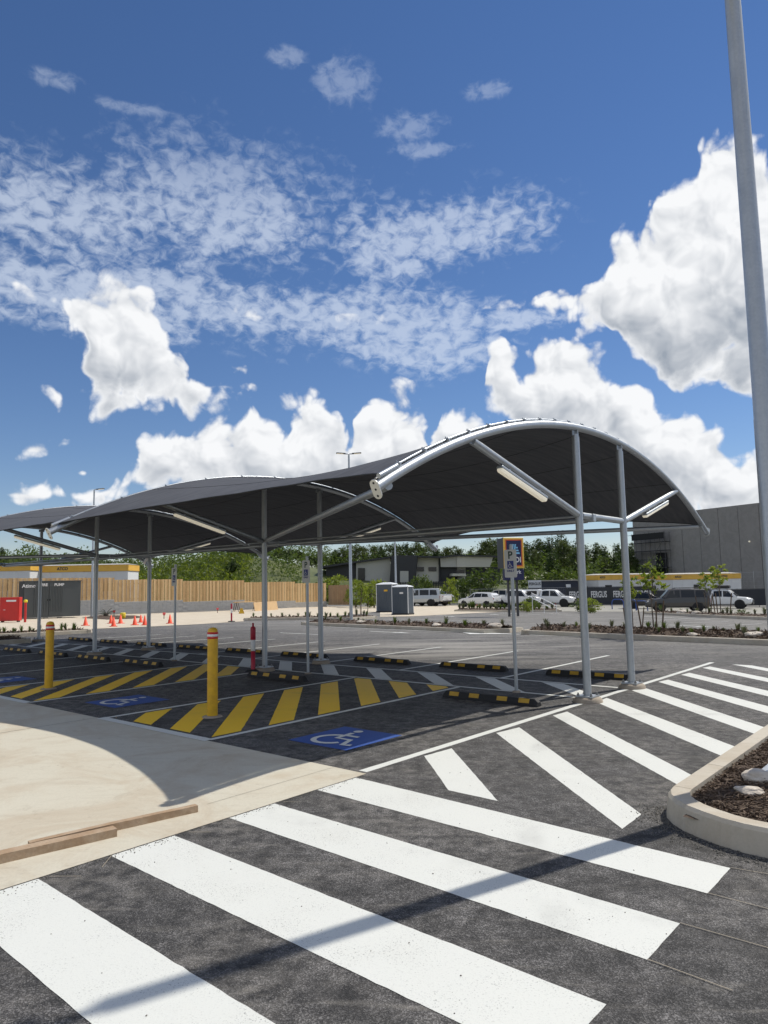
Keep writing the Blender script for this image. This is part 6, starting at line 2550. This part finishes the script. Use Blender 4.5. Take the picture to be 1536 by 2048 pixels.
# ------------------------------------------------------------------ young trees and shrubs
yt = []
for i in range(2):
    me, ce = crown_mesh('crown', .55, 1.0, .50, 26, 15, .036, 71 + i, LEAF_L, 'round', .12)
    yt.append((me, trunk_mesh('trunk', .9, .010, ce, 80 + i, 12)))
def young_tree(p, h, k, lab, stakes=3):
    s = put_plant('young_tree', yt[k][0], yt[k][1], Matrix.Translation(p) @ Matrix.Rotation(k * 1.1, 4, 'Z') @ Matrix.Diagonal((h, h, h, 1)), lab, 'tree', 'staked young trees')
    for i in range(stakes):
        a = i * 2.1 + .4
        c = MB()
        q = Vector((math.cos(a) * .17, math.sin(a) * .17, -.05))
        c.tube([q * 1.0, Vector((q.x * 1.35, q.y * 1.35, .42))], .011, 6)
        c.build('stake', STAKE, s)
    return s
young_tree(spB(.33, .5), 1.55, 1, 'staked young tree just before the second canopy post')
young_tree(spB(.415, .55), 2.0, 0, 'taller staked young tree just behind the second canopy post')
young_tree(spD(.55, .5), 2.6, 1, 'staked young tree in front of the white four-wheel drive')
young_tree(spD(.42, .6), 2.3, 0, 'staked young tree at the tail of the grey wagon')
young_tree(onground(722, 50), 2.4, 0, 'thin staked young tree beside the double-headed light pole')
shr = []
for i in range(3):
    me, ce = crown_mesh('foliage', .05, 1.0, 1.15, 55, 22, .055, 91 + i, [LEAF_S, LEAF_L, LEAF_S][i], 'round', .16)
    shr.append((me, trunk_mesh('stem', .6, .03, ce, 95 + i, 6)))
def shrub(px_, Y, ytop, k, lab, wm=1.0, nm='shrub', dz=0):
    p = onground(px_, Y)
    h = atd(px_, ytop, Y).z - p.z
    return put_plant(nm, shr[k][0], shr[k][1], Matrix.Translation(p) @ Matrix.Rotation(px_, 4, 'Z') @ Matrix.Diagonal((h * wm, h * wm, h, 1)), lab, 'shrub', None, 'foliage', 'stem')
shrub(968, 88, 1138, 0, 'large dark spreading shrub before the commercial building', 1.15)
shrub(940, 90, 1150, 2, 'rounded dark shrub beside the large spreading shrub', 1.0)
shrub(748, 74, 1161, 1, 'bright green shrub just left of the portable toilets', .9)
shrub(734, 78, 1172, 0, 'dark shrub beside the bright one near the toilets', .9)
shrub(712, 76, 1160, 1, 'tall bright shrub behind the double-headed light pole', .8)
shrub(672, 88, 1151, 1, 'light green shrub above the timber gate', .9)
shrub(652, 92, 1156, 0, 'small dark shrub above the end of the paling fence', 1.0)
shrub(838, 95, 1151, 2, 'rounded shrub behind the parked wagon and utility', .9)
shrub(899, 84, 1158, 1, 'upright light green shrub beside the driveway', .7)
shrub(1178, 55, 1196, 1, 'bright low bush beyond the first canopy post', 1.6)
shrub(1165, 56, 1202, 0, 'dark low bush beside the bright one beyond the first canopy post', 1.7)
shrub(1060, 64, 1194, 0, 'dark leafy bush under the white handrail', 1.2)
shrub(1052, 60, 1203, 1, 'light leafy bush behind the foremost parking sign', 1.4)
shrub(1480, 38, 1219, 0, 'small dark bush in the strip before the tall light pole', 1.5)
for i, (x, Y, yt_) in enumerate(((1150, 92, 1140), (1090, 92, 1142), (1210, 92, 1142))):
    shrub(x, Y, yt_, [0, 2, 0][i], ['leafy hedge bush behind the yard between sign and post', 'leafy hedge bush behind the pylon sign yard', 'leafy hedge bush above the banner lettering'][i], 1.4)
# cycad palm in its mulch bed
A = at(212, 1233)
mb = MB()
sheet_px('mulch_patch', [(163, 1236.5), (215, 1239.5), (262, 1238), (287, 1235), (270, 1231.5), (200, 1231)], .03, MULCH, footpath)
s = empty('cycad_palm', A, 0, 'dark spiky cycad palm in a mulch patch before the block wall', 'palm')
rg = random.Random(2)
kq = A.y / FPX
for i in range(18):
    a = i * 2.4
    L_ = rg.uniform(14, 24) * kq
    e_ = rg.uniform(.25, 1.1)
    c = MB()
    pts = [Vector((math.cos(a) * L_ * t * math.cos(e_), math.sin(a) * L_ * t * math.cos(e_), .15 + L_ * t * math.sin(e_) - L_ * .35 * t * t)) for t in (0, .33, .66, 1)]
    n_ = Vector((-math.sin(a), math.cos(a), 0))
    for k in range(9):
        t = (k + 1) / 10
        j = min(int(t * 3), 2)
        p = pts[j].lerp(pts[j + 1], t * 3 - j)
        for sg in (-1, 1):
            q = p + n_ * sg * L_ * .16 * (1 - t * .5) + Vector((math.cos(a), math.sin(a), .2)) * L_ * .08
            w_ = Vector((math.cos(a), math.sin(a), 0)) * .02
            c.add([p - w_, p + w_, q], [(0, 1, 2)])
    c.tube(pts, .012, 4)
    c.build('frond', LEAF_D, s)
c = MB()
c.lathe([(.16, 0), (.2, .1), (.14, .25), (0, .28)], 10)
c.build('trunk', BARK, s)

# ------------------------------------------------------------------ blue bicycle hoops, white handrail
BLUE = mat('hoop_blue', (0.015, 0.06, 0.26), .4)
for i, (x, y) in enumerate(((1236, 1219), (1262, 1220), (1284, 1222))):
    A = at(x, y)
    k = A.y / FPX
    s = empty('bicycle_hoop', A, R(-25 + i * 8), ['blue bicycle hoop farthest from the grey wagon', 'blue bicycle hoop in the middle of the three', 'blue bicycle hoop nearest to the grey wagon'][i], 'bicycle stand', 'blue bicycle hoops')
    hh = 20 * k
    ww = 11 * k
    c = MB()
    c.tube([(-ww, 0, 0), (-ww, 0, hh * .7), (-ww * .8, 0, hh * .93), (-ww * .5, 0, hh), (ww * .5, 0, hh), (ww * .8, 0, hh * .93), (ww, 0, hh * .7), (ww, 0, 0)], .045, 8)
    c.build('hoop', BLUE, s)
    for sg in (-1, 1):
        c = MB()
        c.lathe([(.09, 0), (.09, .02), (.05, .03)], 10, T(sg * ww, 0, 0))
        c.build('foot_plate', BLUE, s)
A, B = atd(1063, 1186, 58), atd(1114, 1212.5, 54)
s = empty('handrail', (B.x, B.y, gz(B.x, B.y)), 0, 'white twin-rail handrail sloping down before the white utilities', 'handrail')
o0 = Vector((B.x, B.y, gz(B.x, B.y)))
for dz_, dx_ in ((0, 0), (-.28, -.5)):
    c = MB()
    c.tube([A - o0 + Vector((dx_ * .3, 0, dz_)), B - o0 + Vector((dx_, 0, dz_ * .3))], .035, 8)
    c.build('rail', WHITE, s)
for t in (0.02, .5, .97):
    p = A.lerp(B, t)
    c = MB()
    c.tube([Vector((p.x - o0.x, p.y - o0.y, gz(p.x, p.y) - o0.z)), p - o0], .03, 6)
    c.build('upright', WHITE, s)
